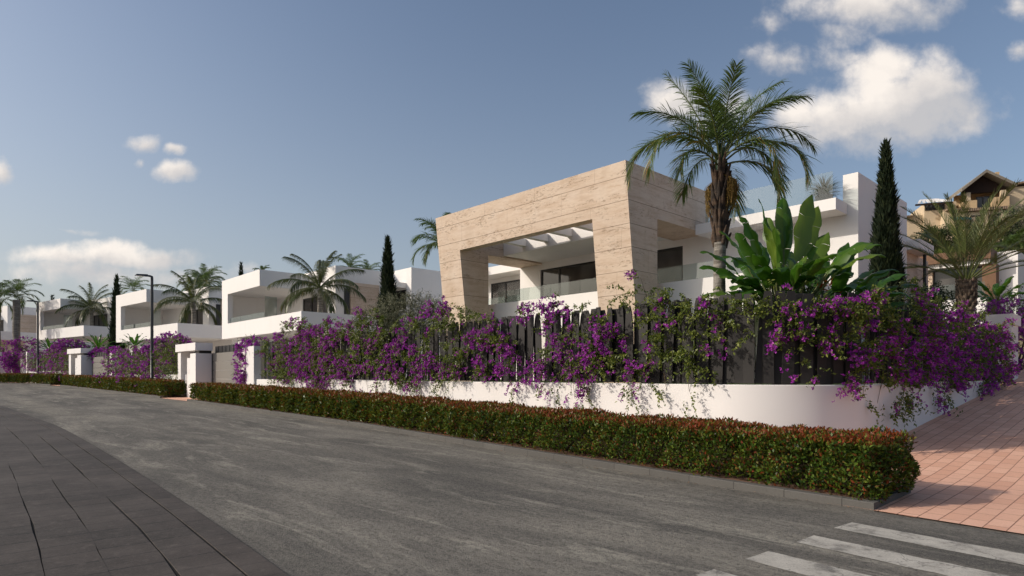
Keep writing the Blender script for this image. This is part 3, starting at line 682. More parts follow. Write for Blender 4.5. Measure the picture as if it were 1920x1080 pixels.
# ------------------------------------------------------------------ ground, road, paving
def grid_sheet(name, rows, mat, zfun, dz, kind='structure', uvf=None, smooth=True):
    """rows: equal-length polylines of (x, y); builds a sheet at zfun + dz."""
    n = len(rows[0]); V = []; U = []; Fc = []
    for r in rows:
        for x, y in r: V.append((x, y, float(zfun(x, y)) + dz)); U.append(uvf(x, y) if uvf else (x, y))
    for i in range(len(rows) - 1):
        for j in range(n - 1): Fc.append((i * n + j, i * n + j + 1, (i + 1) * n + j + 1, (i + 1) * n + j))
    me = bpy.data.meshes.new(name); me.from_pydata(V, [], Fc)
    uv = me.uv_layers.new(name='UVMap'); uv.data.foreach_set('uv', np.array([U[i] for f in Fc for i in f], np.float32).ravel())
    if me.polygons[0].normal.z < 0: me.flip_normals()
    me.polygons.foreach_set('use_smooth', np.ones(len(Fc), bool)); me.update()
    return tag(link(name, me, mat), kind=kind)
xs = np.concatenate([np.linspace(-900, -90, 10), np.linspace(-80, 40, 61), np.linspace(50, 900, 10)])
ys = np.concatenate([np.linspace(-200, -15, 6), np.linspace(-10, 112, 62), np.linspace(125, 1200, 10)])
ground = grid_sheet('ground', [[(x, y) for x in xs] for y in ys], M['soil'], g0, -0.30)
rx = np.linspace(-85, 16, 80); 
road = grid_sheet('road', [[(x, y) for x in rx] for y in np.linspace(-14, 66, 70)], M['asphalt'], g0, 0.0)

# street side foot of hedge / front of kerb in street coordinates (a, b)
KF = [(-30, 7.9), (1.0, 8.0), (2.45, 8.12), (8.6, 8.45), (15.8, 8.95), (24, 9.02), (32.5, 9.15), (36.6, 9.0), (48, 8.65), (63.3, 8.15), (66.4, 7.85), (70.5, 6.9), (76.5, 4.2), (84, 0.0), (100, -10)]
KA = np.array([k[0] for k in KF]); KB = np.array([k[1] for k in KF])
def kf(a): return np.interp(a, KA, KB)
def wl(a): return np.interp(a, [0, 29.4, 34.8, 40, 54, 60, 66, 72, 80, 100], [10.9, 10.9, 10.6, 10.6, 10.15, 9.6, 9.3, 8.6, 6.5, -4])
aa = np.linspace(2.0, 99, 220)
rows = [[tuple(P(a, kf(a) + f * (wl(a) + 0.25 - kf(a)))) for a in aa] for f in (0, 0.33, 0.66, 1)]
def uvab(x, y):
    a, b = ab(x, y); return (b, a)
tag(grid_sheet('pavement', rows, M['brick'], gl, 0.008, uvf=uvab))
bb = np.linspace(0, 1, 60)
rows = [[tuple(P(a, kf(a) + f * (46 - kf(a)))) for f in bb] for a in (4.2, 3, 2, 1.0, -1, -3, -5, -7, -10, -14)]
# the lane starts where the street pavement stops: cut it back under the corner
tag(grid_sheet('lane', rows, M['brick'], gl, 0.013, uvf=uvab))

# dark slab paving on the camera's side of the street: rows that follow the bend
EDGE = []
for u, v in [(0, 759.6), (55.5, 780), (111, 800), (155.5, 824), (207, 854), (259, 887), (355, 948), (444, 1009.6), (537, 1078)]:
    y = 20.0
    for _ in range(30): y = (EYE - float(g0(0, y))) * F / (v - HZ)
    EDGE.append(((u - 960) / F * y, y))
EDGE = [(-80, 41), (-60, 37.5), (-45, 34.2), (-33, 30.6)] + EDGE + [(0.6, 2.0), (2.6, -0.8), (6, -5.5), (10, -11)]
ex = np.array(EDGE); el_ = np.concatenate([[0], np.cumsum(np.linalg.norm(np.diff(ex, axis=0), axis=1))])
es = np.linspace(0, el_[-1], 260); e1 = np.stack([np.interp(es, el_, ex[:, 0]), np.interp(es, el_, ex[:, 1])], 1)
ker = np.hanning(17); ker /= ker.sum()
e1 = np.stack([np.convolve(np.pad(e1[:, i], 8, 'edge'), ker, 'valid') for i in range(2)], 1)
tg = np.gradient(e1, axis=0); tg /= np.linalg.norm(tg, axis=1, keepdims=True); nr = np.stack([tg[:, 1], -tg[:, 0]], 1)   # to the camera's side
MBs = MB(); sv, sf, su = [], [], []
offs = [(0.0, 0.256)] + [(0.278 + 0.415 * i, 0.276 + 0.415 * i + (0.405 if i not in (3, 4) else 0.395)) for i in range(16)]
rngp = np.random.default_rng(3)
for ri, (o0, o1) in enumerate(offs):
    w = np.stack([np.convolve(rngp.normal(0, 0.022, 260 + 4), np.ones(5) / 5, 'valid') for _ in range(2)], 1) * (0 if ri == 0 else 1)
    tilt = rngp.normal(0, 0.003)
    for i in range(260):
        n0 = len(sv)
        for kx, (o, z) in enumerate(((o0 + w[i, 0], -0.03), (o0 + w[i, 0] + 0.004, 0.014 + tilt), (o1 + w[i, 1] - 0.004, 0.014), (o1 + w[i, 1], -0.03))):
            q = e1[i] + nr[i] * o; sv.append((q[0], q[1], float(g0(*q)) + z)); su.append((es[i] + ri * 0.37 + (0.0 if ri else 0.2), o + 0.3))
        if i: 
            for kx in range(3): sf.append((n0 - 4 + kx, n0 - 3 + kx, n0 + 1 + kx, n0 + kx))
me = bpy.data.meshes.new('sidewalk'); me.from_pydata(sv, [], sf); uv = me.uv_layers.new(name='UVMap')
uv.data.foreach_set('uv', np.array([su[i] for f in sf for i in f], np.float32).ravel())
if me.polygons[1].normal.z < 0: me.flip_normals()
tag(link('sidewalk', me, M['slab']), kind='structure')
tag(grid_sheet('sidewalk_bed', [[tuple(e1[i] + nr[i] * o) for i in range(260)] for o in (0.02, 3, 6.9)], M['joint'], g0, 0.004))

# crossing
def gp(u, v, z=0.0): y = (EYE - z) * F / (v - HZ); return ((u - 960) / F * y, y)
sd = np.array([0.60, -0.80]); 
for (l, t, ln) in (((1563.7, 990.6), (1597.5, 980.5), 4.2), ((1492.5, 1017), (1526, 1004.5), 4.2), ((1397, 1049), (1442, 1034), 4.2), ((1305, 1079), (1339, 1068), 4.2)):
    p0, p1 = np.array(gp(*l)), np.array(gp(*t)); rows = []
    for k in np.linspace(0, ln, 40):
        j = rng.normal(0, 0.006, 2); rows.append([tuple(p0 + sd * k + j), tuple(p0 * 0.5 + p1 * 0.5 + sd * k), tuple(p1 + sd * k + j)])
    grid_sheet('crossing_stripe', rows, M['paint'], g0, 0.004)

def strip(name, pts, w, z0, z1, zf, mat, label, cat, group=None, closed_uv=True):
    """kerb: a run of stone w wide, from below the ground to z1 above it."""
    pa = np.array([P(*q) for q in pts]); d = np.gradient(pa, axis=0); d /= np.linalg.norm(d, axis=1, keepdims=True); nn = np.stack([d[:, 1], -d[:, 0]], 1)
    V, U, Fc = [], [], []; s = 0
    for i in range(len(pa)):
        if i: s += np.linalg.norm(pa[i] - pa[i - 1])
        z = float(zf(*pa[i]))
        for o, zz, uu in ((0, z0, 0), (0.0, z1 - 0.012, 0.14), (0.012, z1, 0.16), (w, z1, 0.3), (w, z0, 0.5)):
            q = pa[i] + nn[i] * o; V.append((q[0], q[1], z + zz)); U.append((s, uu))
    m = 5
    for i in range(len(pa) - 1):
        for k in range(m - 1): Fc.append((i * m + k, (i + 1) * m + k, (i + 1) * m + k + 1, i * m + k + 1))
    Fc.append(tuple(range(m))); Fc.append(tuple(reversed([(len(pa) - 1) * m + k for k in range(m)])))
    me = bpy.data.meshes.new(name); me.from_pydata(V, [], Fc); uv = me.uv_layers.new(name='UVMap')
    uv.data.foreach_set('uv', np.array([U[i] for f in Fc for i in f], np.float32).ravel())
    me.validate(); o = link(name, me, mat); return tag(o, label, cat, group)
def run(a0, a1, n, off=0.0): return [(a, float(kf(a)) + off) for a in np.linspace(a0, a1, n)]
HEDGES = [(2.45, 32.5, 60, 'near'), (36.6, 63.3, 40, 'second'), (66.4, 80.5, 30, 'third')]
for a0, a1, n, lab in HEDGES:
    rows = [[tuple(P(a, float(kf(a)) + o)) for a in np.linspace(a0 + 0.02, a1 - 0.02, n)] for o in (0.13, 0.9, 1.45)]
    tag(grid_sheet('planting_bed', rows, M['soil'], g0, 0.075))
strip('kerb', [(2.45, 9.62), (2.45, 8.9), (2.45, float(kf(2.45)) + 0.14)], 0.14, -0.1, 0.098, g0, M['kerb'], 'short grey kerb closing the hedge bed at the brick lane', 'kerb', 'grey kerbs of the hedge beds')
for (a0, a1, n, lab), t in zip(HEDGES, ('long grey stone kerb under the nearest hedge', 'grey stone kerb under the middle hedge beside the tall street lamp', 'grey stone kerb under the farthest hedge on the bend')):
    strip('kerb', run(a0, a1, n), 0.14, -0.1, 0.10, g0, M['kerb'], t, 'kerb', 'grey kerbs of the hedge beds')

hz_ = lambda x, y: g0(x, y) + 0.075
hedge('long clipped hedge with red tips below the white corner wall', run(2.52, 32.3, 40, 0.14), 1.25, 0.71, 11, 2700, hz_, 0.058)
hedge('clipped hedge with red tips between the two pink driveways, tall lamp behind its near end', run(36.8, 63.1, 30, 0.15), 1.1, 0.76, 12, 2600, hz_, 0.06)
hedge('farthest clipped hedge curving away at the bend of the road', run(66.5, 80.3, 30, 0.15), 1.1, 0.80, 13, 2600, hz_, 0.06)

# ------------------------------------------------------------------ garden walls and slat fences
def wallpath(name, pts, th, z0f, z1, mat, label, cat='wall', group=None, smooth=True):
    pa = np.array([P(*q) for q in pts]); d = np.gradient(pa, axis=0); d /= np.linalg.norm(d, axis=1, keepdims=True); nn = np.stack([d[:, 1], -d[:, 0]], 1)
    mb = MB(); n = len(pa)
    z1 = np.broadcast_to(z1, (n,))
    lo = [(*q, z0f(*q) - 0.4) for q in pa]; hi = [(*q, z - 0.012) for q, z in zip(pa, z1)]
    hi2 = [(*(q + m * 0.012), z) for q, m, z in zip(pa, nn, z1)]
    bh = [(*(q + m * th), z) for q, m, z in zip(pa, nn, z1)]; bl = [(*(q + m * th), z0f(*q) - 0.4) for q, m in zip(pa, nn)]
    def st(a, b, sm): mb.add(a + b, [(i + 1, i, n + i, n + i + 1) for i in range(n - 1)], sm)
    st(lo, hi, smooth); st(hi, hi2, False); st(hi2, bh, False); st(bh, bl, smooth)
    for k, rev in ((0, False), (n - 1, True)):
        f = [lo[k], hi[k], hi2[k], bh[k], bl[k]]; mb.add(f, [tuple(range(5)) if not rev else tuple(reversed(range(5)))])
    o = mb.build(name, mat); bm_ = o.data; bm_.validate(); bm_.update()
    return tag(o, label, cat, group)
arc = [(5.95 - 2.0 * math.sin(q), 12.9 - 2.0 * math.cos(q)) for q in np.linspace(0, math.pi / 2, 26)]
CORNER = [(a, 10.9) for a in np.linspace(28.48, 6.1, 24)] + arc + [(3.95, b) for b in np.linspace(13.2, 25.3, 14)]
# drawn from the lane round to the gate so that its inside lies towards the houses
CORNER = CORNER[::-1]
wallpath('garden_wall', CORNER, 0.3, lambda x, y: min(float(gl(x, y)), 1.2), 1.43, M['wallwhite'], 'low white rendered wall rounding the street corner, carrying the dark slat fence', 'garden wall', 'white garden walls')

def slat_fence(label, pts, zf, hgt, spacing, w, seed, rough=1.0, panel=3.0, group='charcoal slat fences'):
    r = np.random.default_rng(seed)
    pa = np.array([P(*q) for q in pts]); cum = np.concatenate([[0], np.cumsum(np.linalg.norm(np.diff(pa, axis=0), axis=1))])
    root = empty('slat_fence', (*pa[len(pa) // 2], float(zf(*pa[len(pa) // 2]))), 0, label, 'fence', group); rp = np.array(root.location)
    s = 0.08; mb = MB(); lim = panel; rails = MB()
    def at(s): return np.array([np.interp(s, cum, pa[:, 0]), np.interp(s, cum, pa[:, 1])])
    while s < cum[-1] - 0.05:
        q = at(s); d = at(min(s + 0.1, cum[-1])) - at(max(s - 0.1, 0)); d /= np.linalg.norm(d); nn = np.array([d[1], -d[0]])
        z0 = float(zf(*q)) + 0.02; h = hgt * r.uniform(0.97, 1.02); th = r.normal(0, 0.13 * rough); ww = w * r.uniform(0.88, 1.12); t = 0.026
        c, sn = math.cos(th), math.sin(th); dx = d * c + nn * sn; nx = -d * sn + nn * c
        off = (0.045 if int(s / spacing) % 2 else -0.02) + r.normal(0, 0.012); lean = r.normal(0, 0.028 * rough); top = r.uniform(0.42, 0.7) if rough > 0.5 else 0.9; sk = r.normal(0, 0.02 * rough)
        def ring(hw, z, sh): return [(*(q + nn * off + dx * (sx * hw + sh) + nx * (sy * t / 2) - rp[:2]), z - rp[2]) for sx, sy in ((-1, -1), (1, -1), (1, 1), (-1, 1))]
        R_ = [ring(ww / 2 * 0.92, z0, 0), ring(ww / 2, z0 + h * 0.72, lean * h * 0.72), ring(ww / 2 * (0.5 + top / 2), z0 + h * 0.93, lean * h + sk * 0.6), ring(ww / 2 * top, z0 + h, lean * h + sk)]
        vs = sum(R_, []); fs = [(3, 2, 1, 0), (12, 13, 14, 15)] + [(k * 4 + i, k * 4 + (i + 1) % 4, k * 4 + 4 + (i + 1) % 4, k * 4 + 4 + i) for k in range(3) for i in range(4)]
        mb.add(vs, fs)
        s += spacing * r.uniform(0.82, 1.18)
        if s > lim or s >= cum[-1] - 0.05: mb.build('slat_panel', M['slat'], root); mb = MB(); lim += panel
    for zr in (0.25, hgt * 0.78):
        ss = np.linspace(0.05, cum[-1] - 0.05, max(3, int(cum[-1] / 0.5)))
        pts3 = []
        for k in ss:
            q = at(k); d = at(min(k + 0.1, cum[-1])) - at(max(k - 0.1, 0)); d /= np.linalg.norm(d); nn = np.array([d[1], -d[0]]); pts3.append((*(q + nn * 0.10 - rp[:2]), float(zf(*q)) + zr - rp[2]))
        MB().tube(pts3, 0.022, 6).build('rail', M['slat'], root)
    return root
def inset(pts, o):
    pa = np.array(pts, float); d = np.gradient(pa, axis=0); d /= np.linalg.norm(d, axis=1, keepdims=True); return [tuple(q + np.array([-d_[1], d_[0]]) * o) for q, d_ in zip(pa, d)]
fp = [(3.95 + 0.14, b) for b in np.linspace(25.0, 13.2, 14)] + [(5.95 - 1.86 * math.sin(q), 12.9 - 1.86 * math.cos(q)) for q in np.linspace(math.pi / 2, 0, 20)]
slat_fence('charcoal slat fence on the lane side of the white wall, buried in purple bougainvillea', fp[:16], lambda x, y: 1.43, 1.62, 0.165, 0.14, 5)
ff = fp[15:] + [(a, 11.04) for a in np.linspace(6.3, 28.3, 24)]
slat_fence('charcoal fence of uneven pointed slats along the front of the white corner wall', ff, lambda x, y: 1.43, 1.66, 0.150, 0.205, 6)

def hexbox(mb, pts_ab, z0, z1, o):                             # a box from a street-coordinate rectangle, relative to o
    (a0, a1, b0, b1) = pts_ab
    q = [P(a1, b0), P(a0, b0), P(a0, b1), P(a1, b1)]
    return mb.hexa([(*(x - o[:2]), z0 - o[2]) for x in q] + [(*(x - o[:2]), z1 - o[2]) for x in q])
o = P(29.6, 10.9)
mb = MB(); hexbox(mb, (28.5, 29.42, 10.80, 11.2), 0.2, 2.93, (0, 0, 0)); hexbox(mb, (28.5, 28.8, 11.203, 13.6), 0.2, 2.93, (0, 0, 0))
tag(mb.build('gate_post', M['wallwhite']), 'white rendered post closing the left end of the corner wall beside the grey gate', 'gate post', 'white gate posts')
mb = MB(); hexbox(mb, (29.62, 30.4, 10.95, 11.4), 0.2, 2.9, (0, 0, 0))
tag(mb.build('gate_post', M['wallwhite']), 'white post wrapped in bougainvillea at the right side of the grey gate', 'gate post', 'white gate posts')

def porch(label, corner, th, zb, h):
    """gate porch: thin left post, broad right pier with a lower shoulder, and a heavy beam; local x runs right, y to the garden."""
    root = empty('gate_porch', (corner[0], corner[1], zb), th, label, 'gate porch', 'white gate porches')
    MB().box(-3.3, -2.75, 0.05, 0.75, -0.3, h - 0.40).build('side_post', M['wallwhite'], root)
    m = MB(); m.box(-1.45, -0.9, 0.0, 0.95, -0.3, h - 0.78); m.box(-0.897, 0.0, -0.003, 1.0, -0.3, h - 0.55); m.build('pier', M['wallwhite'], root)
    MB().box(-0.85, -0.08, 0.2, 0.8, h - 0.548, h - 0.402).build('spacer', M['frame'], root)
    m = MB(); m.box(-3.4, -1.62, -0.05, 0.8, h - 0.40, h); m.box(-1.605, 0.10, -0.05, 0.8, h - 0.40, h); m.build('beam', M['wallwhite'], root)
    dr = MB().box(-2.74, -1.46, 0.5, 0.56, -0.1, h - 0.79).build('door', M['gate'], root)
    MB().box(-1.62, -1.57, 0.44, 0.498, 0.9, 1.15).build('handle', M['frame'], dr)
    MB().box(-1.24, -1.10, -0.012, -0.0005, 1.3, 1.5).build('letter_plate', M['white'], root)
    return root
pc = P(34.75, 10.2)
porch('nearest white gate porch with a broad beam, beside the grey garage gate', pc, TH, 0.42, 2.88)
porch('white gate porch with bougainvillea behind it, between the two far hedges', (-34.3, 49.8), R(-40), 0.83, 2.95)
porch('farthest white gate porch cut by the left edge of the view', (-51.6, 62.0), R(-36), 1.0, 2.95)

def garage_gate(label, loc, th, w, h):
    root = empty('driveway_gate', loc, th, label, 'gate', 'grey driveway gates')
    for i in range(5): MB().box(0.0, w, 0.0, 0.05, 0.08 + i * h / 5, 0.08 + (i + 1) * h / 5 - 0.018).build('board', M['gate'], root)
    MB().box(-0.12, -0.004, -0.02, 0.07, 0.0, h + 0.06).build('shade_strip', M['frame'], root)  # dark strip modelled in place of the porch's shadow on the gate
    m = MB(); 
    for k in range(int(w / 0.55)): m.box(0.06 + k * 0.55, 0.50 + k * 0.55, 0.10, 0.14, h + 0.10, h + 0.42)
    m.box(0, w, 0.11, 0.13, h + 0.03, h + 0.099); m.build('top_screen', M['frame'], root)
    return root
q = P(34.62, 11.0); garage_gate('grey driveway gate of wide horizontal boards between the near porch and the vine-wrapped post', (*q, 0.45), TH, 4.15, 2.25)
garage_gate('small grey driveway gate beside the porch between the two far hedges', (-33.4, 49.9, 0.8), R(-40), 3.2, 2.2)

F2 = [(36.9 + 0.3, 10.75), (42, 10.7), (48, 10.5), (53.4, 10.15)]
wallpath('garden_wall', F2[::-1], 0.3, lambda x, y: float(g0(x, y)), 1.66, M['wallwhite'], 'low white wall under the bougainvillea fence left of the nearest gate porch', 'garden wall', 'white garden walls')
slat_fence('dark slat fence thick with bougainvillea behind the middle hedge', [(a, b + 0.15) for a, b in F2], lambda x, y: 1.66, 1.55, 0.19, 0.12, 8, 0.4)
mb = MB(); hexbox(mb, (53.5, 54.3, 10.0, 10.7), 0.2, 3.25, (0, 0, 0)); tag(mb.build('gate_post', M['wallwhite']), 'white post at the left end of the fence behind the middle hedge', 'gate post', 'white gate posts')
F3 = [(63.6, 9.75), (67, 9.4), (71, 8.7), (76.0, 7.6)]
wallpath('garden_wall', F3[::-1], 0.3, lambda x, y: float(g0(x, y)), 2.0, M['wallwhite'], 'low white wall behind the farthest hedge', 'garden wall', 'white garden walls')
slat_fence('dark slat fence with bougainvillea behind the farthest hedge', [(a, b + 0.15) for a, b in F3], lambda x, y: 2.0, 1.75, 0.22, 0.13, 9, 0.4)
mb = MB(); hexbox(mb, (76.1, 77.0, 7.2, 7.9), 0.2, 3.9, (0, 0, 0)); tag(mb.build('gate_post', M['wallwhite']), 'white post at the left end of the farthest fence', 'gate post', 'white gate posts')

# gate pier up the lane
g_o = P(3.8, 26.6)
root = empty('gate_pier', (*g_o, 1.4), TH, 'white gate pier with an overhanging cap at the top of the brick lane', 'gate pier')
MB().box(-0.42, -0.05, 0.06, 1.3, -0.6, 1.92).build('pier', M['wallwhite'], root)
MB().box(-0.75, 0.0, 0.0, 1.5, 1.92, 2.28).build('cap', M['wallwhite'], root)

# gardens behind the walls: raised ground, each a plain sheet
gx = [[tuple(P(a, b)) for b in np.linspace(13.0 - math.sqrt(max(0.0, 1.85 ** 2 - max(0.0, 6.0 - a) ** 2)), 52, 14)] for a in np.concatenate([np.linspace(4.16, 6, 10), np.linspace(7, 29.3, 10)])]
grid_sheet('garden_soil', gx, M['lawn'], lambda x, y: 1.34 + 0.02 * max(0, ab(x, y)[1] - 22), 0.0)
gx = [[tuple(P(a, b)) for a in np.linspace(29.8, 92, 16)] for b in np.linspace(12.3, 60, 12)]
grid_sheet('bounce_yard', gx, M['pale'], lambda x, y: 0.25 + float(g0(x, y)), 0.0)  # villa yard, added as a pale reflector that brightens the shaded walls

# ------------------------------------------------------------------ street lamps
def street_lamp(loc, label, h):
    root = empty('street_lamp', loc, R(43), label, 'street lamp', 'street lamps along the street')
    MB().tube([(0, 0, -0.2), (0, 0, 0.35), (0, 0, 0.36), (0, 0, 3.0), (0, 0, h - 0.15)], [0.11, 0.11, 0.085, 0.085, 0.075], 14).build('pole', M['lamp'], root)
    m = MB(); m.tube([(0, 0, h - 0.18), (0, 0, h - 0.10), (-0.10, 0, h - 0.06), (-0.3, 0, h - 0.055)], [0.075, 0.072, 0.06, 0.05], 12); m.build('arm', M['lamp'], root)
    m = MB(); m.hexa([(-0.86, -0.17, h - .1), (-0.22, -0.13, h - .1), (-0.22, 0.13, h - .1), (-0.86, 0.17, h - .1), (-0.80, -0.13, h - .02), (-0.24, -0.10, h + .02), (-0.24, 0.10, h + .02), (-0.80, 0.13, h - .02)])
    hd = m.build('lamp_head', M['lamp'], root)
    MB().box(-0.80, -0.40, -0.11, 0.11, h - 0.115, h - 0.101).build('lens', M['lens'], hd)
    MB().box(0.080, 0.094, -0.05, 0.05, 0.5, 0.9).build('service_door', M['lamp'], root)
    return root
def lamp_at(u, vt, y, label): 
    x = (u - 960) / F * y; g = float(g0(x, y)); return street_lamp((x, y, g), label, EYE + (HZ - vt) / F * y - g)
lamp_at(285, 516, 36.3, 'tall anthracite street lamp standing at the near end of the middle hedge')
lamp_at(71, 564, 57.0, 'farther anthracite street lamp rising from the hedge on the bend beside the royal palms')
# ------------------------------------------------------------------ the travertine villa
def window(root, x0, x1, y, z0, z1, bars=1, depth=0.10, facing='y', name='window'):
    """a sliding window in a wall that faces -y (local): frame, pane."""
    f = MB(); t = 0.07
    f.box(x0, x1, y - 0.02, y + depth, z1 - t, z1); f.box(x0, x1, y - 0.02, y + depth, z0, z0 + t)
    f.box(x0, x0 + t, y - 0.018, y + depth, z0 + t, z1 - t); f.box(x1 - t, x1, y - 0.018, y + depth, z0 + t, z1 - t)
    for i in range(bars):
        xb = x0 + (x1 - x0) * (i + 1) / (bars + 1); f.box(xb - 0.05, xb + 0.05, y - 0.016, y + depth, z0 + t, z1 - t)
    w = f.build(name, M['frame'], root)
    MB().box(x0 + 0.03, x1 - 0.03, y + 0.03, y + 0.05, z0 + 0.03, z1 - 0.03).build('pane', M['pane'], w); return w
def railing(root, x0, x1, y0, y1, z0, z1, seg=1.6):
    m = MB(); L = math.hypot(x1 - x0, y1 - y0); n = max(1, int(L / seg))
    for i in range(n):
        a0, a1 = i / n, (i + 1) / n - 0.006 / L * 2
        xa, xb, ya, yb = x0 + (x1 - x0) * a0, x0 + (x1 - x0) * a1, y0 + (y1 - y0) * a0, y0 + (y1 - y0) * a1
        if abs(x1 - x0) > abs(y1 - y0): m.box(xa, xb, ya - 0.01, ya + 0.01, z0, z1)
        else: m.box(xa - 0.01, xa + 0.01, ya, yb, z0, z1)
    o = m.build('glass_railing', M['rail'], root); return o
def villa():
    V = empty('villa', (3.717, 20.5, 0), TH, 'large villa with a slanted travertine portal, pergola beams and a white roof terrace', 'villa', 'villas along the street')
    W, S = M['white'], M['stone']
    ZT, ZS, XL = 8.66, 7.04, 10.46
    ln = lambda z: 0.115 * (ZT - z)
    def leg(x0, x1):
        m = MB(); zb = 1.2
        m.hexa([(x0, ln(zb), zb), (x1, ln(zb), zb), (x1, 1.83, zb), (x0, 1.83, zb), (x0, ln(ZS), ZS), (x1, ln(ZS), ZS), (x1, 1.83, ZS), (x0, 1.83, ZS)]); return m
    m = MB()                                                  # portal: one slab of stone, legs and ring in one shape
    for x0, x1 in ((-XL, -8.94), (-1.56, 0.0)): m.v and None; l = leg(x0, x1); m.add(l.v, l.f)
    m.hexa([(-XL, ln(ZS), ZS + .0), (0, ln(ZS), ZS), (0, 0.62, ZS), (-XL, 0.62, ZS), (-XL, 0, ZT), (0, 0, ZT), (0, 0.62, ZT), (-XL, 0.62, ZT)])
    m.box(-1.56, 0, 0.62, 5.3, ZS, ZT); m.box(-XL, -8.94, 0.62, 5.3, ZS, ZT)
    m.build('stone_portal', S, V)
    m = MB(); m.box(-8.938, -1.562, 2.75, 5.298, 7.12, 7.72); m.box(-8.938, -1.562, 5.299, 12, 7.205, 7.74); m.build('ceiling', W, V)
    for x in (-7.55, -6.2, -4.85, -3.5, -2.3): MB().box(x - 0.13, x + 0.13, 0.622, 2.748, 7.34, 7.66).build('pergola_beam', W, V)
    # main floor wall with its long opening, and the floor under it
    m = MB()
    m.box(-10.48, -9.05, 5.3, 5.6, 4.25, 7.2); m.box(-9.05, -1.13, 5.302, 5.6, 6.78, 7.198); m.box(-1.13, 4.838, 5.3, 5.6, 4.25, 7.2)
    m.box(-10.48, 4.838, 5.3, 5.6, 1.0, 4.249); m.box(-10.478, -10.18, 5.6, 14, 1.0, 7.2); m.box(-10.18, 4.8, 13.7, 14, 1.0, 7.2)
    m.build('wall', W, V)
    MB().box(-10.17, 4.79, 5.61, 13.69, 4.0, 4.2).build('floor_slab', W, V)
    f = MB()
    for x in (-9.05, -7.9, -5.3, -5.16, -2.5, -1.21): f.box(x, x + 0.08, 5.36, 5.46, 4.26, 6.70)
    f.box(-9.05, -1.131, 5.36, 5.46, 6.70, 6.779)
    d = f.build('sliding_door', M['frame'], V); MB().box(-9.02, -1.16, 5.40, 5.42, 4.27, 6.71).build('pane', M['pane'], d)
    window(V, -6.4, -2.4, 5.28, 1.6, 3.6, 2); 
    # balcony
    m = MB(); m.box(-8.9, 4.2, 2.5, 5.297, 3.95, 4.24); m.box(-10.4, 4.2, 2.3, 2.498, 3.55, 4.87); m.box(4.0, 4.2, 2.5, 5.297, 4.241, 4.87); m.build('balcony', W, V)
    railing(V, -8.9, 4.15, 2.40, 2.40, 4.872, 5.42)
    # roof terrace to the right
    m = MB(); m.box(0.02, 4.97, 4.3, 5.298, 6.87, 7.24); m.build('canopy_slab', W, V)
    MB().box(0.0, 4.84, 5.602, 13.69, 6.95, 7.235).build('roof_slab', W, V)
    railing(V, 0.3, 4.80, 4.55, 4.55, 7.242, 8.17, 1.5)
    MB().box(4.84, 5.30, 5.298, 10.6, 1.0, 8.19).build('blade_wall', W, V)
    m = MB(); m.box(4.9, 5.72, 10.602, 12.6, 6.40, 6.76); m.build('side_canopy', W, V)
    MB().tube([(5.5, 12.2, 1.3), (5.5, 12.2, 6.40)], 0.06, 10).build('post', M['frame'], V)
    m = MB(); m.box(4.842, 5.2, 10.601, 14, 1.0, 6.39); m.build('side_wall', S, V)
    # lower wing beyond the portal's left leg
    m = MB(); m.box(-17.5, -10.485, 7.0, 7.3, 1.0, 7.12); m.box(-17.498, -17.2, 7.3, 14, 1.0, 7.12); m.build('wing_wall', W, V)
    MB().box(-17.6, -10.49, 5.9, 12, 7.122, 7.55).build('wing_roof', W, V)
    window(V, -14.6, -12.2, 6.97, 5.45, 6.85, 1)
    m = MB(); m.box(-17.4, -10.5, 5.6, 6.96, 3.9, 4.2); m.box(-17.4, -10.5, 5.4, 5.598, 3.9, 5.3); m.build('wing_balcony', W, V)
    railing(V, -17.3, -10.6, 5.5, 5.5, 5.302, 5.75)
    return V
villa()
# potted plant on the roof terrace
def grass_plant(name, loc, n, L, W, mat, seed, label, cat, spread=0.9, pot=None):
    global rng
    rng = np.random.default_rng(seed); root = empty(name, loc, 0, label, cat)
    az = rng.uniform(0, 2 * np.pi, n); el = rng.uniform(0.15, 1.45, n); S = 5
    t = np.linspace(0, 1, S); ln = L * rng.uniform(0.6, 1.1, n); nb = NB()
    e = el[:, None] - spread * t[None] ** 1.3 * 1.3; d = np.stack([np.cos(e) * np.cos(az)[:, None], np.cos(e) * np.sin(az)[:, None], np.sin(e)], -1)
    p = np.concatenate([np.zeros((n, 1, 3)), np.cumsum(d[:, :-1] * (ln / (S - 1))[:, None, None], 1)], 1)
    sd = np.stack([-np.sin(az), np.cos(az), 0 * az], -1)[:, None]; w = (W / 2 * np.array([0.6, 1, 0.9, 0.6, 0.05]))[None, :, None]
    v = np.stack([p - sd * w, p + sd * w], 2).reshape(n, S * 2, 3); b = np.arange(n)[:, None] * S * 2
    nb.quads(v, np.concatenate([b + np.array([0, 1, 3, 2]) + 2 * k for k in range(S - 1)]), np.repeat(np.clip(rng.normal(0.5, 0.2, n), 0, 1), S * 2))
    nb.build('leaf_blade', M[mat], root)
    if pot: MB().tube([(0, 0, -pot), (0, 0, 0)], [0.22, 0.28], 12).build('pot', M['lamp'], root)
    return root
def vloc(x, y, z): c, s = math.cos(TH), math.sin(TH); return (3.717 + x * c - y * s, 20.5 + x * s + y * c, z)
grass_plant('potted_plant', vloc(4.35, 5.0, 7.55), 260, 0.75, 0.03, 'shrub', 21, 'spiky potted plant at the end of the roof terrace against the white blade wall', 'potted plant', pot=0.3)

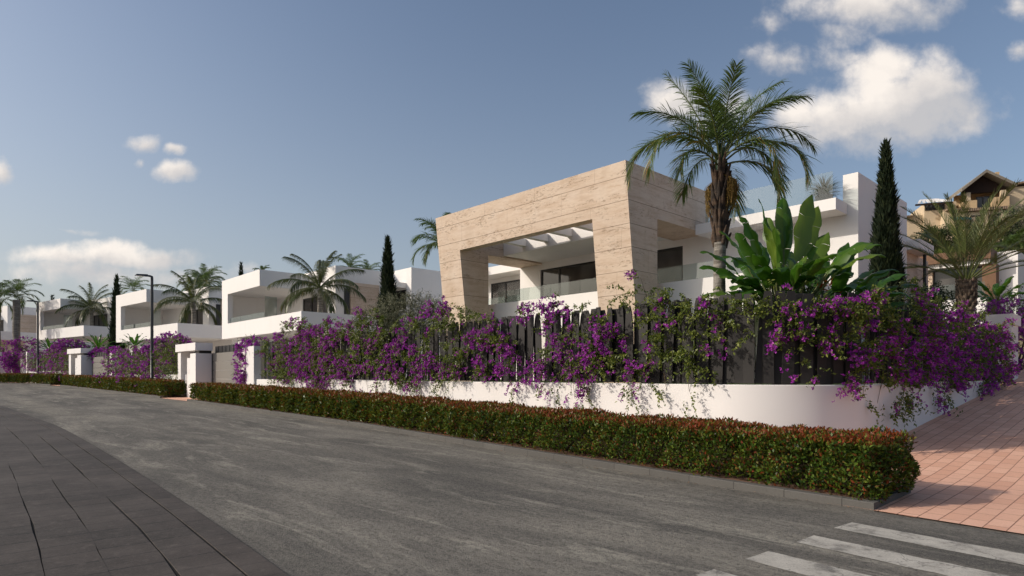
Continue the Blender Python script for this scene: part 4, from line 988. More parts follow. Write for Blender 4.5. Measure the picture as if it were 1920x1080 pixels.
# ------------------------------------------------------------------ the white villas down the street
def white_villa(label, loc, th):
    V = empty('villa', loc, th, label, 'villa', 'villas along the street'); W = M['white']
    MB().box(0, 6.82, 0.0, 3.7, 7.24, 8.27).build('roof_canopy', W, V)
    m = MB(); m.box(0, 1.14, 0.001, 0.35, 5.2, 7.239); m.box(0.001, 0.4, 0.351, 3.9, 4.4, 7.239); m.build('side_wall', W, V)
    m = MB(); m.box(0, 12.8, 0.0, 0.25, 4.17, 5.2); m.box(12.55, 12.8, 0.251, 6.0, 4.17, 5.2); m.box(0.003, 12.54, 0.252, 6.5, 4.172, 4.4); m.build('balcony', W, V)
    railing(V, 1.2, 7.3, 0.12, 0.12, 5.202, 5.58, 1.9); m = MB(); m.box(7.29, 7.31, 0.14, 0.9, 5.202, 6.55); m.build('glass_screen', M['rail'], V)
    m = MB(); m.box(0.41, 4.9, 3.7, 3.95, 4.4, 7.238); m.box(4.9, 8.6, 3.701, 3.95, 6.88, 7.238); m.box(8.6, 9.65, 3.7, 3.95, 4.4, 7.238)
    m.box(0.0, 9.65, 3.702, 12, 7.24, 8.6); m.box(9.4, 9.65, 3.951, 12, 4.4, 7.239); m.box(0.002, 0.4, 3.901, 12, 4.4, 7.239); m.build('wall', W, V)
    window(V, 4.9, 8.6, 3.76, 4.42, 6.88, 2, name='sliding_door')
    MB().box(9.652, 9.78, 4.70, 6.8, 4.4, 7.62).build('stone_panel', M['stone'], V)
    MB().box(9.652, 9.70, 4.30, 4.66, 4.4, 7.2).build('slot_window', M['frame'], V)
    m = MB(); m.box(9.66, 11.8, 8.0, 14, 0.4, 8.72); m.build('rear_wing', W, V)
    MB().box(9.66, 11.2, 7.1, 7.998, 7.42, 7.75).build('canopy', W, V)
    window(V, 9.9, 11.2, 7.97, 6.0, 7.3, 1, 0.02)
    m = MB(); m.box(3.2, 12.3, 4.4, 4.65, 0.2, 4.169); m.box(12.05, 12.3, 4.651, 9.0, 0.2, 4.169); m.build('ground_wall', W, V)
    window(V, 4.2, 7.0, 4.36, 0.6, 3.4, 2, 0.03, name='garage_opening')
    c = MB(); n = 16; pts = [(3.0 + 2.4 * math.cos(q), 2.6 + 2.4 * math.sin(q)) for q in np.linspace(math.pi * 1.05, math.pi * 1.75, n)]
    pin = [(3.0 + 2.15 * math.cos(q), 2.6 + 2.15 * math.sin(q)) for q in np.linspace(math.pi * 1.05, math.pi * 1.75, n)]
    for i in range(n - 1): c.hexa([(*pts[i], 0.2), (*pts[i + 1], 0.2), (*pin[i + 1], 0.2), (*pin[i], 0.2), (*pts[i], 3.9), (*pts[i + 1], 3.9), (*pin[i + 1], 3.9), (*pin[i], 3.9)])
    c.build('curved_wall', W, V)
    return V
v2 = white_villa('nearest of the white villas, with a travertine panel beside the slim cypress', (-20.53, 44.3, 0), TH)
HS = [(-20.53, 44.3, 0, TH)]
for (x, y, z, th, lab) in ((-34.8, 55.0, 0.33, R(-40.0), 'second white villa down the street, behind the tall lamp post'),
                           (-52.2, 68.7, 1.3, R(-36.1), 'third white villa down the street, behind the far lamp post'),
                           (-73.0, 79.5, 1.7, R(-30.0), 'last white villa at the left edge, half hidden by tall palms')):
    c = copy_tree(v2); c.location = (x, y, z); c.rotation_euler = (0, 0, th); c['label'] = lab; HS.append((x, y, z, th))
def hloc(i, lx, ly, z): x, y, zz, th = HS[i]; c, s = math.cos(th), math.sin(th); return (x + lx * c - ly * s, y + lx * s + ly * c, z + zz)

# ------------------------------------------------------------------ pavilion and the houses up the hill on the right
PV = empty('neighbour_house', (28.4, 45.0, 0), TH, 'low neighbouring house with a travertine wall, glazing and a planted roof, beyond the cypress', 'house', 'houses up the hill on the right')
MB().box(-2.5, 4.9, -0.3, 9, 9.35, 10.05).build('roof_edge', M['wood'], PV)
MB().box(-2.4, 4.8, 0.0, 8.9, 9.05, 9.349).build('soffit', M['white'], PV)
MB().box(0.2, 1.42, 0.6, 1.0, 4.5, 9.049).build('stone_wall', M['stone'], PV)
window(PV, 1.44, 4.3, 0.9, 6.9, 9.03, 1, name='glazing')
MB().box(4.35, 5.1, 0.2, 6, 4.5, 9.04).build('wall', M['wood'], PV)
m = MB(); m.box(5.0, 6.1, 1.2, 6.5, 4.5, 9.9); m.build('side_block', M['white'], PV)
m = MB(); m.box(-1.5, 4.8, -1.0, -0.8, 4.5, 6.7); m.build('terrace_wall', M['white'], PV); railing(PV, 1.4, 4.7, -0.9, -0.9, 6.702, 7.75)
MB().box(-2.2, 4.3, 1.2, 8, 4.5, 6.6).build('base_wall', M['cream'], PV)
def rooftop_grass():
    nb = NB(); n = 2600; r = np.random.default_rng(4)
    p = np.stack([r.uniform(-2.4, 4.8, n), r.uniform(-0.2, 3, n), np.full(n, 10.04)], 1)
    nb.leaves(p, np.stack([r.normal(0, 0.35, n), r.normal(0, 0.35, n), np.ones(n)], 1), r.normal(size=(n, 3)), r.uniform(0.25, 0.6, n), 0.05, r.random(n), 0.2); nb.build('roof_planting', M['grassblade'], PV)
rooftop_grass()

HM = empty('hillside_mansion', (45.5, 60.0, 0), R(-17), 'ochre mansion on the hilltop with a gabled loggia, balcony and chimneys', 'house', 'houses up the hill on the right')
# local: x right, z up; 1 px of the photograph is about 0.051 m here
def mx(u): return (u - 1850) * 0.0515
def mz(v): return EYE + (HZ - v) * 0.0512
m = MB(); zp, zl, zr = mz(321), mz(353), mz(346)              # gable roof with a thick edge
x0, xp, x1 = mx(1807), mx(1846), mx(1893)
for (xa, za, xb, zb) in ((x0, zl, xp, zp), (xp, zp, x1, zr - 0.25)):
    m.hexa([(xa, -0.6, za - 0.28), (xb, -0.6, zb - 0.28), (xb, 6, zb - 0.28), (xa, 6, za - 0.28), (xa, -0.6, za), (xb, -0.6, zb), (xb, 6, zb), (xa, 6, za)])
m.build('roof', M['greytile'], HM)
m = MB(); zz = zl - 0.3
m.add([(x0 + 0.15, 0.4, zz), (x1 - 0.15, 0.4, zz), (xp, 0.4, zp - 0.32), (x0 + 0.15, 0.7, zz), (x1 - 0.15, 0.7, zz), (xp, 0.7, zp - 0.32)], [(0, 1, 2), (5, 4, 3), (0, 3, 4, 1), (1, 4, 5, 2), (2, 5, 3, 0)]); m.build('gable_truss', M['darkwood'], HM)
m = MB(); 
for u in (1821, 1877): m.box(mx(u) - 0.2, mx(u) + 0.2, 0.0, 0.4, mz(376), zz); 
m.build('column', M['sand'], HM)
m = MB(); m.box(mx(1815), mx(1890), 2.4, 2.8, 8, zz + 0.4); m.box(mx(1815), mx(1835), 0.0, 2.39, 8, mz(374)); m.box(mx(1858), mx(1886), 0.0, 2.39, 8, mz(371)); m.box(mx(1835), mx(1858), 0.02, 2.39, 8, mz(389)); m.build('wall', M['cream'], HM)
window(HM, mx(1836), mx(1857), 0.3, mz(389), mz(367), 1); 
m = MB(); m.box(mx(1806), mx(1880), -0.5, 0.0, mz(396), mz(391)); m.build('ledge', M['tile'], HM)
m = MB(); m.box(mx(1810), mx(1880), -0.2, -0.002, 8, mz(397)); m.box(mx(1880), mx(1935), 0.6, 6, 8, mz(356)); m.box(mx(1893), mx(1960), 3, 9, 8, mz(340)); m.build('lower_wall', M['sand'], HM)
window(HM, mx(1822), mx(1842), -0.23, mz(424), mz(404), 1, 0.02); window(HM, mx(1851), mx(1868), -0.23, mz(424), mz(404), 1, 0.02)
for u, v in ((1888.5, 309), (1894.5, 318)): MB().box(mx(u) - 0.17, mx(u) + 0.17, 2.9, 3.3, mz(345), mz(v)).build('chimney', M['cream'], HM)
m = MB(); m.hexa([(mx(1893), 2.6, mz(341)), (mx(1965), 2.6, mz(330)), (mx(1965), 9, mz(330)), (mx(1893), 9, mz(341)), (mx(1893), 2.6, mz(338)), (mx(1965), 2.6, mz(326)), (mx(1965), 9, mz(326)), (mx(1893), 9, mz(338))]); m.build('rear_roof', M['tile'], HM)

PG = empty('pergola_house', (41.6, 62.0, 0), R(-17), 'small sand coloured house with a white slatted pergola roof, left of the mansion', 'house', 'houses up the hill on the right')
def px_(u): return (u - 1747) * 0.053
def pz_(v): return EYE + (HZ - v) * 0.0529
m = MB(); m.box(px_(1738), px_(1790), 0.6, 5, 9, pz_(378)); m.box(px_(1700), px_(1742), 1.0, 5, 9, pz_(398)); m.box(px_(1764), px_(1800), -0.6, 0.598, 9, pz_(398)); m.build('wall', M['sand'], PG)
window(PG, px_(1739), px_(1771), 0.56, pz_(392), pz_(378), 4, 0.03)
for k in range(7):
    xa = px_(1722 + k * 8.2); xb = px_(1757 + (k - 4.0) * 4.2)
    MB().hexa([(xa, -0.4, pz_(382)), (xa + 0.22, -0.4, pz_(382)), (xb + 0.22, 2.4, pz_(364)), (xb, 2.4, pz_(364)), (xa, -0.4, pz_(380)), (xa + 0.22, -0.4, pz_(380)), (xb + 0.22, 2.4, pz_(362)), (xb, 2.4, pz_(362))]).build('pergola_slat', M['white'], PG)
MB().box(px_(1718), px_(1778), -0.45, -0.3, pz_(386), pz_(383)).build('fascia', M['darkwood'], PG)
MB().hexa([(px_(1764), -1.3, pz_(402)), (px_(1802), -1.3, pz_(402)), (px_(1802), 0.598, pz_(398)), (px_(1764), 0.598, pz_(398)), (px_(1764), -1.3, pz_(400)), (px_(1802), -1.3, pz_(400)), (px_(1802), 0.598, pz_(394)), (px_(1764), 0.598, pz_(394))]).build('tiled_canopy', M['tile'], PG)
MB().hexa([(px_(1772), -2.0, pz_(424)), (px_(1798), -2.0, pz_(424)), (px_(1798), -0.61, pz_(414)), (px_(1772), -0.61, pz_(414)), (px_(1772), -2.0, pz_(423)), (px_(1798), -2.0, pz_(423)), (px_(1798), -0.61, pz_(412)), (px_(1772), -0.61, pz_(412))]).build('awning', M['teal'], PG)
MB().hexa([(px_(1698), 0.5, pz_(401)), (px_(1722), 0.5, pz_(401)), (px_(1722), 3, pz_(392)), (px_(1698), 3, pz_(386)), (px_(1698), 0.5, pz_(399)), (px_(1722), 0.5, pz_(399)), (px_(1722), 3, pz_(390)), (px_(1698), 3, pz_(384))]).build('side_roof', M['tile'], PG)
# the hill under them: rises behind the lane
def hillz(x, y):
    a, b = ab(x, y)
    return 1.2 + 14.0 / (1 + math.exp(-(b - 66) / 7.5)) + 2.6 * max(0, min(1, (b - 44) / 14))
rows = [[tuple(P(a, b)) for a in np.linspace(28, -70, 40)] for b in np.linspace(36, 140, 36)]
grid_sheet('hill', rows, M['hill'], hillz, 0.0)
# ------------------------------------------------------------------ bougainvillea on the corner wall (place and size on the fence, density, share of flowering sprigs)
BV = [
 ('bougainvillea with the densest purple blossom, at the left end of the corner fence', [(515, 668, 24, 26, .5, .12), (520, 700, 24, 22, .4, .15), (545, 690, 30, 30, 1.1, .35), (560, 622, 40, 24, 1.0, .5), (590, 655, 45, 36, 1.6, .75), (600, 695, 45, 26, 1.5, .7), (585, 715, 50, 14, .8, .6), (545, 727, 30, 9, .35, .5), (620, 724, 40, 12, .7, .6), (527, 650, 30, 18, .8, .1)]),
 ('bougainvillea mixing green leaves and purple left of the olive bush', [(640, 620, 38, 22, 1.1, .5), (650, 655, 36, 34, 1.2, .45), (660, 695, 36, 26, 1.2, .6), (690, 660, 26, 34, 1.0, .35), (615, 636, 30, 18, 1.0, .15), (675, 724, 34, 13, .7, .65), (690, 742, 16, 10, .5, .3), (672, 614, 22, 12, .8, .15)]),
 ('pale green bougainvillea leaning on the olive bush above the fence', [(700, 600, 26, 22, .8, .15), (715, 628, 30, 20, .9, .15), (735, 612, 24, 18, .7, .1), (700, 588, 18, 12, .5, .5), (690, 634, 24, 16, .8, .1), (760, 616, 18, 14, .6, .6), (770, 605, 16, 9, .6, .8)]),
 ('bougainvillea flowering low on the fence below the olive bush', [(725, 655, 24, 20, .6, .35), (722, 690, 30, 28, 1.2, .45), (750, 672, 28, 24, .9, .5), (765, 700, 34, 22, 1.2, .55), (790, 685, 30, 28, 1.1, .6), (735, 724, 26, 14, .8, .55), (780, 728, 22, 18, .8, .5), (760, 655, 16, 18, .6, .6), (715, 716, 20, 18, .8, .4)]),
 ('bougainvillea with tall loose sprays in front of the left travertine leg', [(818, 575, 16, 14, .7, .7), (838, 570, 16, 14, .55, .1), (828, 594, 26, 14, .9, .35), (850, 606, 30, 16, .9, .1), (805, 632, 24, 22, .7, .35), (870, 588, 22, 12, .55, .1), (855, 642, 22, 22, .5, .15), (836, 688, 30, 22, 1.2, .65), (820, 715, 26, 18, .9, .5), (835, 738, 20, 12, .6, .5), (890, 600, 24, 14, .7, .15), (780, 600, 22, 16, .7, .4)]),
 ('bougainvillea between the travertine leg and the flowering gap of the portal', [(880, 680, 24, 26, 1.0, .2), (905, 655, 26, 30, 1.2, .65), (930, 615, 24, 24, 1.1, .75), (915, 690, 26, 20, .9, .5), (962, 655, 14, 26, .9, .75), (955, 690, 20, 18, .9, .75), (945, 640, 18, 30, .8, .2), (960, 722, 22, 10, .6, .6), (975, 590, 18, 15, .9, .8), (1005, 578, 20, 12, .7, .7), (895, 628, 22, 22, .7, .3), (870, 655, 18, 18, .6, .2)]),
 ('bougainvillea with a tall purple plume in front of the portal balcony', [(1055, 570, 18, 24, 1.2, .85), (1040, 590, 20, 12, .8, .75), (1085, 572, 18, 18, .45, .05), (1025, 607, 16, 13, 1.1, .85), (972, 662, 12, 30, .7, .7), (1047, 655, 20, 26, 1.5, .85), (1018, 680, 22, 18, 1.1, .5), (1000, 704, 24, 9, 1.0, .8), (1050, 700, 24, 14, 1.0, .65), (1090, 615, 14, 10, .6, .6), (1052, 724, 16, 10, .5, .6), (968, 728, 14, 8, .6, .7), (1022, 728, 14, 8, .35, .2), (1085, 640, 12, 20, .8, .6)]),
 ('bougainvillea with a broad purple patch right of the portal opening', [(1120, 652, 30, 22, 1.4, .75), (1150, 640, 16, 32, 1.2, .85), (1095, 655, 20, 16, 1.2, .7), (1100, 690, 28, 20, 1.3, .55), (1168, 620, 10, 18, .9, .85), (1138, 612, 12, 12, .9, .9), (1120, 606, 22, 14, .7, .5), (1170, 660, 18, 20, .9, .5), (1060, 680, 20, 18, .9, .4), (1140, 712, 26, 8, .9, .6), (1140, 685, 24, 18, .9, .3), (1090, 718, 18, 14, 1.0, .8), (1110, 738, 14, 16, .8, .15), (1102, 728, 12, 10, .6, .7), (1060, 742, 8, 8, .25, .2), (1078, 760, 8, 4, .25, .4)]),
 ('bougainvillea hanging over the wall below the right travertine leg', [(1212, 692, 20, 18, 1.3, .7), (1222, 676, 14, 12, .9, .8), (1190, 722, 18, 10, .8, .75), (1188, 745, 14, 18, .9, .1), (1215, 722, 14, 8, .6, .4), (1250, 738, 8, 6, .6, .8), (1180, 730, 18, 10, .4, .4), (1170, 700, 14, 12, .7, .7), (1293, 745, 6, 4, .5, .05), (1185, 655, 10, 8, .5, .9)]),
 ('bougainvillea with thin green sprays and one tall purple sprig before the right leg', [(1200, 520, 12, 16, .55, .9), (1212, 545, 20, 12, .6, .35), (1185, 545, 14, 10, .4, .1), (1160, 556, 22, 9, .5, .05), (1195, 566, 30, 10, .65, .05), (1225, 575, 20, 14, .7, .15), (1205, 600, 18, 18, .6, .1), (1238, 560, 16, 12, .6, .3)]),
 ('leafy bougainvillea spilling over the slats beside the queen palm', [(1270, 565, 24, 24, 1.2, .12), (1285, 590, 20, 20, .9, .08), (1250, 595, 18, 16, .8, .12), (1312, 560, 24, 14, .8, .08), (1236, 612, 12, 8, .7, .7), (1262, 650, 26, 24, 1.2, .06), (1288, 668, 26, 16, 1.1, .1), (1300, 692, 20, 16, 1.0, .06), (1320, 660, 18, 16, .9, .25), (1345, 640, 20, 12, .7, .7), (1305, 622, 18, 16, .4, .2), (1330, 690, 14, 16, .7, .08), (1298, 606, 12, 6, .5, .8), (1240, 640, 18, 16, .7, .3), (1330, 575, 24, 16, .9, .08), (1276, 628, 16, 14, .6, .35), (1345, 610, 20, 14, .6, .2), (1318, 640, 14, 12, .7, .5), (1300, 655, 12, 14, .6, .6)]),
 ('sparse leafy bougainvillea on the tallest slats left of the strelitzia', [(1350, 570, 22, 12, .7, .08), (1378, 584, 24, 16, .9, .06), (1400, 598, 16, 16, .8, .05), (1385, 612, 14, 12, .6, .05), (1430, 590, 14, 20, .7, .04), (1335, 594, 8, 6, .6, .8), (1415, 560, 16, 10, .6, .05), (1450, 548, 22, 8, .5, .1), (1400, 574, 24, 12, .9, .06), (1440, 570, 16, 12, .8, .06), (1360, 600, 18, 12, .6, .3), (1410, 640, 10, 14, .4, .1)]),
 ('bougainvillea with bright magenta sprays draped over the rounded corner', [(1490, 600, 28, 28, 1.2, .45), (1475, 625, 20, 20, 1.1, .5), (1510, 580, 22, 16, 1.0, .4), (1530, 610, 26, 26, 1.2, .18), (1505, 640, 24, 16, 1.1, .6), (1555, 575, 26, 18, 1.0, .55), (1575, 600, 26, 28, 1.1, .2), (1540, 655, 22, 20, .9, .35), (1520, 690, 12, 24, .7, .05), (1560, 638, 18, 18, 1.0, .5), (1590, 575, 20, 18, .9, .3), (1600, 620, 24, 30, 1.1, .25), (1500, 560, 18, 10, .7, .3)]),
 ('deep purple bougainvillea pouring over the lane wall nearest the corner', [(1620, 660, 34, 34, 1.5, .6), (1640, 600, 34, 34, 1.3, .2), (1630, 560, 30, 22, 1.0, .3), (1665, 650, 34, 36, 1.5, .65), (1660, 700, 36, 24, 1.5, .6), (1650, 738, 34, 20, 1.3, .5), (1645, 768, 26, 18, .8, .2), (1618, 750, 16, 14, .5, .1), (1690, 738, 28, 18, 1.2, .6), (1690, 770, 18, 14, .7, .1), (1610, 700, 26, 22, 1.2, .5), (1665, 545, 30, 18, .8, .35), (1700, 560, 26, 16, .9, .6)]),
 ('purple bougainvillea heaped along the middle of the lane fence before the date palm', [(1710, 600, 34, 30, 1.3, .25), (1715, 650, 34, 34, 1.5, .55), (1720, 700, 34, 24, 1.5, .75), (1740, 735, 28, 18, 1.3, .7), (1745, 620, 30, 30, 1.3, .6), (1760, 665, 32, 32, 1.5, .7), (1770, 590, 28, 18, 1.1, .5), (1780, 700, 32, 26, 1.6, .85), (1768, 740, 20, 14, .9, .3), (1740, 580, 24, 14, .9, .55), (1720, 755, 24, 12, .7, .2)]),
 ('purple bougainvillea tumbling to the brick lane beside the gate pier', [(1800, 620, 28, 28, 1.3, .45), (1805, 670, 32, 34, 1.6, .75), (1825, 715, 24, 20, 1.5, .9), (1838, 640, 28, 34, 1.5, .6), (1850, 690, 28, 34, 1.7, .8), (1870, 650, 20, 34, 1.3, .5), (1875, 700, 18, 22, 1.4, .7), (1825, 742, 10, 12, .9, .8), (1860, 615, 20, 18, .9, .4), (1885, 690, 10, 22, .9, .5), (1815, 590, 22, 14, .9, .3)]),
]
for i, (lab, cl) in enumerate(BV): bougainvillea(lab, cl, 100 + i)

# looser ones by the other fences
def at_px(u, v, y): return ((u - 960) / F * y, y, EYE - (v - HZ) / F * y)
gpv = 'bougainvilleas by the far gates'
q = P(30.0, 11.2); loose_vine('bougainvillea wound round the white post of the grey driveway gate', (*q, 0.45), [(0.05, -0.2, 2.35, .5, .5, .35, .9), (-0.1, -0.28, 1.5, .42, .35, .6, .9), (0.15, -0.28, 0.9, .38, .35, .6, .85), (-0.2, -0.2, 0.4, .3, .3, .3, .6), (0.3, 0, 2.6, .5, .5, .25, .6)], 520, .8, 201, gpv)
def vine_along(label, a0, a1, blist, n, seed):
    c = P((a0 + a1) / 2, 10.3); z = 1.5; 
    bl = []
    for (a, db, zz, ra, rz, pu) in blist:
        p = P(a, db) - c; bl.append((p[0], p[1], zz - z, ra, ra * .6, rz, pu))
    loose_vine(label, (*c, z), bl, int(n * 0.95), 0.45, seed, gpv, 0.09, 0.4)
vine_along('bougainvillea massed on the middle fence left of the near porch, purple low down', 37, 53,
  [(52, 10.0, 2.6, .9, .8, .6), (50, 10.0, 2.4, 1.0, .9, .5), (48, 10.1, 2.7, 1.0, .9, .5), (46, 10.1, 2.2, 1.0, .9, .65), (44, 10.3, 2.6, 1.0, .9, .4), (42, 10.3, 2.2, 1.0, .9, .6), (40.3, 10.4, 2.7, .9, .8, .12), (38.7, 10.4, 2.2, .8, .9, .12), (45, 9.9, 1.5, 1.4, .4, .6), (50, 9.8, 1.5, 1.4, .4, .6), (41, 10.1, 1.4, 1.0, .4, .6), (39.4, 10.4, 3.2, .9, .5, .15)], 2300, 202)
x, y, z = at_px(322, 640, 39.2); loose_vine('rounded purple bougainvillea bush standing above the middle fence right of the lamp', (x, y, 0.7), [(0, 0, 2.9, 1.0, 1.0, .55, .95), (.6, 0, 2.6, .8, .8, .5, .85), (-.7, 0, 2.6, .8, .8, .5, .9), (0, 0, 2.2, .9, .9, .5, .4)], 900, .7, 203, gpv, 0.085)
vine_along('bougainvillea on the farthest fence left of the second porch', 63, 76,
  [(75, 7.4, 3.2, 1.0, .8, .6), (73, 7.9, 3.0, 1.1, .9, .6), (71, 8.3, 2.6, 1.2, 1.0, .5), (69, 8.6, 3.0, 1.1, .9, .35), (67, 8.9, 2.7, 1.2, 1.0, .6), (65.5, 9.1, 3.0, 1.0, .9, .2), (64.3, 9.2, 2.4, .8, .9, .3), (70, 8.0, 1.9, 1.6, .4, .6), (66, 8.5, 1.9, 1.2, .4, .5)], 1700, 204)
x, y, z = at_px(131, 640, 58.5); loose_vine('rounded purple bougainvillea bush above the second gate porch', (x, y, 1.0), [(0, 0, 3.2, 1.3, 1.2, .7, .95), (-.9, 0, 2.8, .9, .9, .6, .9), (.8, 0, 2.9, .9, .9, .6, .8)], 700, .75, 205, gpv, 0.11)
x, y, z = at_px(38, 640, 65); loose_vine('purple bougainvillea bush at the foot of the left royal palms', (x, y, 1.2), [(-.9, 0, 3.2, 1.0, 1, .8, .9), (.4, .2, 3.6, 1.2, 1, .8, .9), (1.0, 0, 2.8, .8, .8, .7, .7), (0, 0, 1.8, 1.3, .9, .6, .6)], 420, .7, 206, gpv, 0.11)
x, y, z = at_px(192, 670, 50.5); loose_vine('bougainvillea draped over the post at the right of the second porch', (x, y, 0.9), [(0, 0, 2.4, .8, .6, .4, .85), (.2, -.1, 1.7, .4, .4, .6, .85), (.3, -.1, 1.0, .35, .35, .5, .8), (1.0, 0, 2.6, .6, .5, .3, .7), (-.6, 0, 2.3, .5, .4, .4, .5)], 520, 1, 207, gpv, 0.10)
x, y, z = at_px(18, 680, 61.5); loose_vine('small purple bougainvillea on the far left wall beside the last porch', (x, y, 1.2), [(0, 0, 1.8, .6, .5, .6, .85), (0.2, 0, 1.0, .5, .4, .6, .85), (.2, 0, 2.3, .7, .5, .3, .7)], 330, 1, 208, gpv, 0.11)
x, y, z = at_px(1925, 640, 26); loose_vine('purple bougainvillea behind the gate pier at the right edge', (x, y, 1.5), [(0, 0, 1.2, 1.2, 1.2, .9, .8), (-.6, .5, 2.1, 1.3, 1.0, .6, .7), (.3, -.6, .4, .8, .8, .6, .8)], 700, 1, 209, gpv, 0.07)
x, y, z = at_px(1850, 592, 24.0); loose_vine('shaded bougainvillea under the date palm behind the lane fence', (x, y, 1.6), [(0, 0, 2.0, 1.3, 1.0, .5, .5), (-1.3, .6, 2.3, 1.0, 1.0, .5, .3), (1.2, .3, 2.3, 1.0, 1.0, .6, .7)], 600, 1, 210, gpv, 0.065)

# ------------------------------------------------------------------ palms
def on_ab(u, b=None, a=None): k = (u - 960) / F; y = (b / (0.684 + 0.729 * k)) if b is not None else a / (0.729 - 0.684 * k); return k * y, y
x, y = on_ab(1350, b=13.2)
th_l = math.pi                                               # world angle of "left in the view"
QF = [  # az (0 = right, pi = left, -pi/2 towards the road), elevation, length factor, droop, dry share
 (2.95, 1.26, 1.12, .45, 0), (0.1, 1.24, 1.1, .85, 0), (1.3, 1.45, .78, .75, 0), (-2.6, 1.38, .95, .8, 0), (.5, 1.42, .9, 1.0, 0), (-1.5, 1.40, .9, .9, 0), (-.2, 1.18, 1.1, 1.45, 0), (2.2, 1.25, 1.0, 1.0, 0),
 (3.3, 1.0, 1.05, 1.35, 0), (2.6, .85, 1.0, 1.6, .03), (-2.2, 1.2, .85, 1.3, 0), (-.8, 1.15, .95, 1.5, 0), (.1, .80, 1.15, 1.75, .04), (.7, .9, 1.05, 1.5, 0),
 (3.0, .70, 1.22, 2.5, .30), (3.6, .72, 1.2, 2.6, .38), (-.35, .68, 1.1, 2.55, .35), (.3, .55, 1.0, 2.4, .3), (-1.0, .55, .9, 2.5, .35), (-2.6, .6, .75, 2.3, .2), (1.8, .6, .9, 2.0, .1), (1.0, .35, .9, 2.2, .2), (-.1, .3, .8, 2.2, .35)]
queen_palm('queen_palm', (x, y, 1.3), 6.42, 0.90, seed=31, label='tall queen palm with fruit clusters in front of the travertine villa', fronds=QF)
x, y = on_ab(1812, a=4.8); date_palm('date_palm', (x, y, 1.4), 3.35, 0.98, 41, 'feathery date palm with a stout scaly trunk behind the lane wall')
gp_ = 'coconut palms on the white villa balconies'
hx = hloc(0, 10.3, 2.3, 4.4); cp = coco_palm('coconut_palm', hx, 2.55, 1.0, 51, 'coconut palm on the balcony of the nearest white villa', gp_)
hx = hloc(1, 10.0, 2.3, 4.4); coco_palm('coconut_palm', hx, 2.75, 1.05, 52, 'coconut palm on the balcony of the second white villa, right of the tall lamp', gp_, 0.8)
hx = hloc(2, 8.3, 2.3, 4.4); coco_palm('coconut_palm', hx, 2.9, 1.12, 57, 'coconut palm on the balcony of the third white villa', gp_, 0.7)
def far_palm(u, v, yy, ground, sc, seed, lab, nf=20, det=0.5, fr=False, tr=0.17):
    x, y, z = at_px(u, v, yy); queen_palm('royal_palm', (x, y, ground), z, sc, nf, seed, lab, 'tall palms in the background', det, False, fr, None, tr)
far_palm(31, 556, 66, 1.0, 1.1, 61, 'tall royal palm with a pale swollen trunk at the far left', 18, .6, False, .34)
far_palm(-4, 560, 66, 1.0, 1.2, 62, 'royal palm with reddish fruit cut by the left edge', 20, .6, True, .25)
far_palm(834, 462, 36, 1.3, 1.0, 63, 'dark palm peering out behind the left side of the travertine portal', 22, .6)
far_palm(655, 505, 66, 1.0, 0.95, 64, 'palm top showing above the roof of the nearest white villa', 18)
far_palm(690, 512, 70, 1.0, 0.8, 65, 'low palm top above the nearest white villa, right of its neighbour', 16)
far_palm(250, 545, 75, 1.0, 1.0, 66, 'palm crown rising behind the roof of the second white villa', 20)
far_palm(385, 530, 62, 1.0, 0.95, 67, 'dense palm crown just left of the nearest white villa roof', 26, .7)
far_palm(372, 540, 66, 1.0, 0.95, 68, 'palm crown behind the right side of the second white villa', 22, .6)
far_palm(492, 512, 72, 1.0, 0.5, 69, 'tiny palm top over the canopy of the nearest white villa', 14)
far_palm(1900, 470, 48, 3.0, 0.9, 70, 'palm in front of the mansion at the right edge', 24, .6)

# ------------------------------------------------------------------ cypresses
def cyp(u, vtop, yy, ground, r, seed, lab, n=9000, size=1.0):
    x, y, z = at_px(u, vtop, yy); cypress('cypress', (x, y, ground), z - ground, r, seed, lab, n, 'cypresses', size)
cyp(1661, 275, 18.0, 1.3, 0.40, 81, 'tall dark cypress beside the white blade wall of the travertine villa', 26000, 0.85)
cyp(727, 449, 33.0, 1.2, 0.50, 82, 'slim dark cypress between the white villa and the travertine villa', 14000, 1.1)
cyp(219, 522, 58.0, 0.8, 0.55, 83, 'slim cypress between the second and third white villas', 8000, 1.6)
cyp(452, 497, 75.0, 1.0, 0.55, 84, 'cypress tip showing over the canopy of the nearest white villa', 6000, 1.7)
cyp(98, 556, 90.0, 1.0, 0.5, 85, 'tiny cypress tip over the third white villa', 4000, 1.8)

# ------------------------------------------------------------------ strelitzias
def lv(az, el, stalk, L, W, bend, roll, tint, bx=0.0, by=0.0, bz=0.0): return (bx, by, bz, az, el, stalk, L, W, bend, roll, tint)
def more(S, n, seed, fl, fw):
    S = [q if q[4] > 0.7 else q[:4] + (q[4] + .4, q[5] * .6) + q[6:] for q in S]
    r = np.random.default_rng(seed); out = [q[:6] + (q[6] * fl, q[7] * fw) + q[8:] for q in S]
    for i in range(n):
        q = list(S[r.integers(len(S))]); q[3] += r.normal(0, .6); q[4] = min(1.5, max(.75, q[4] + r.normal(.05, .15))); q[5] *= r.uniform(.7, 1.0); q[6] *= r.uniform(.8, 1.05); q[7] *= fw; q[8] *= r.uniform(.8, 1.4); q[9] += r.normal(0, .3); q[10] = min(1, max(0, q[10] + r.normal(0, .15)))
        q[0] += r.normal(0, .12); q[1] += r.normal(0, .12); out.append(tuple(q))
    return out
x, y = on_ab(1470, b=12.9)
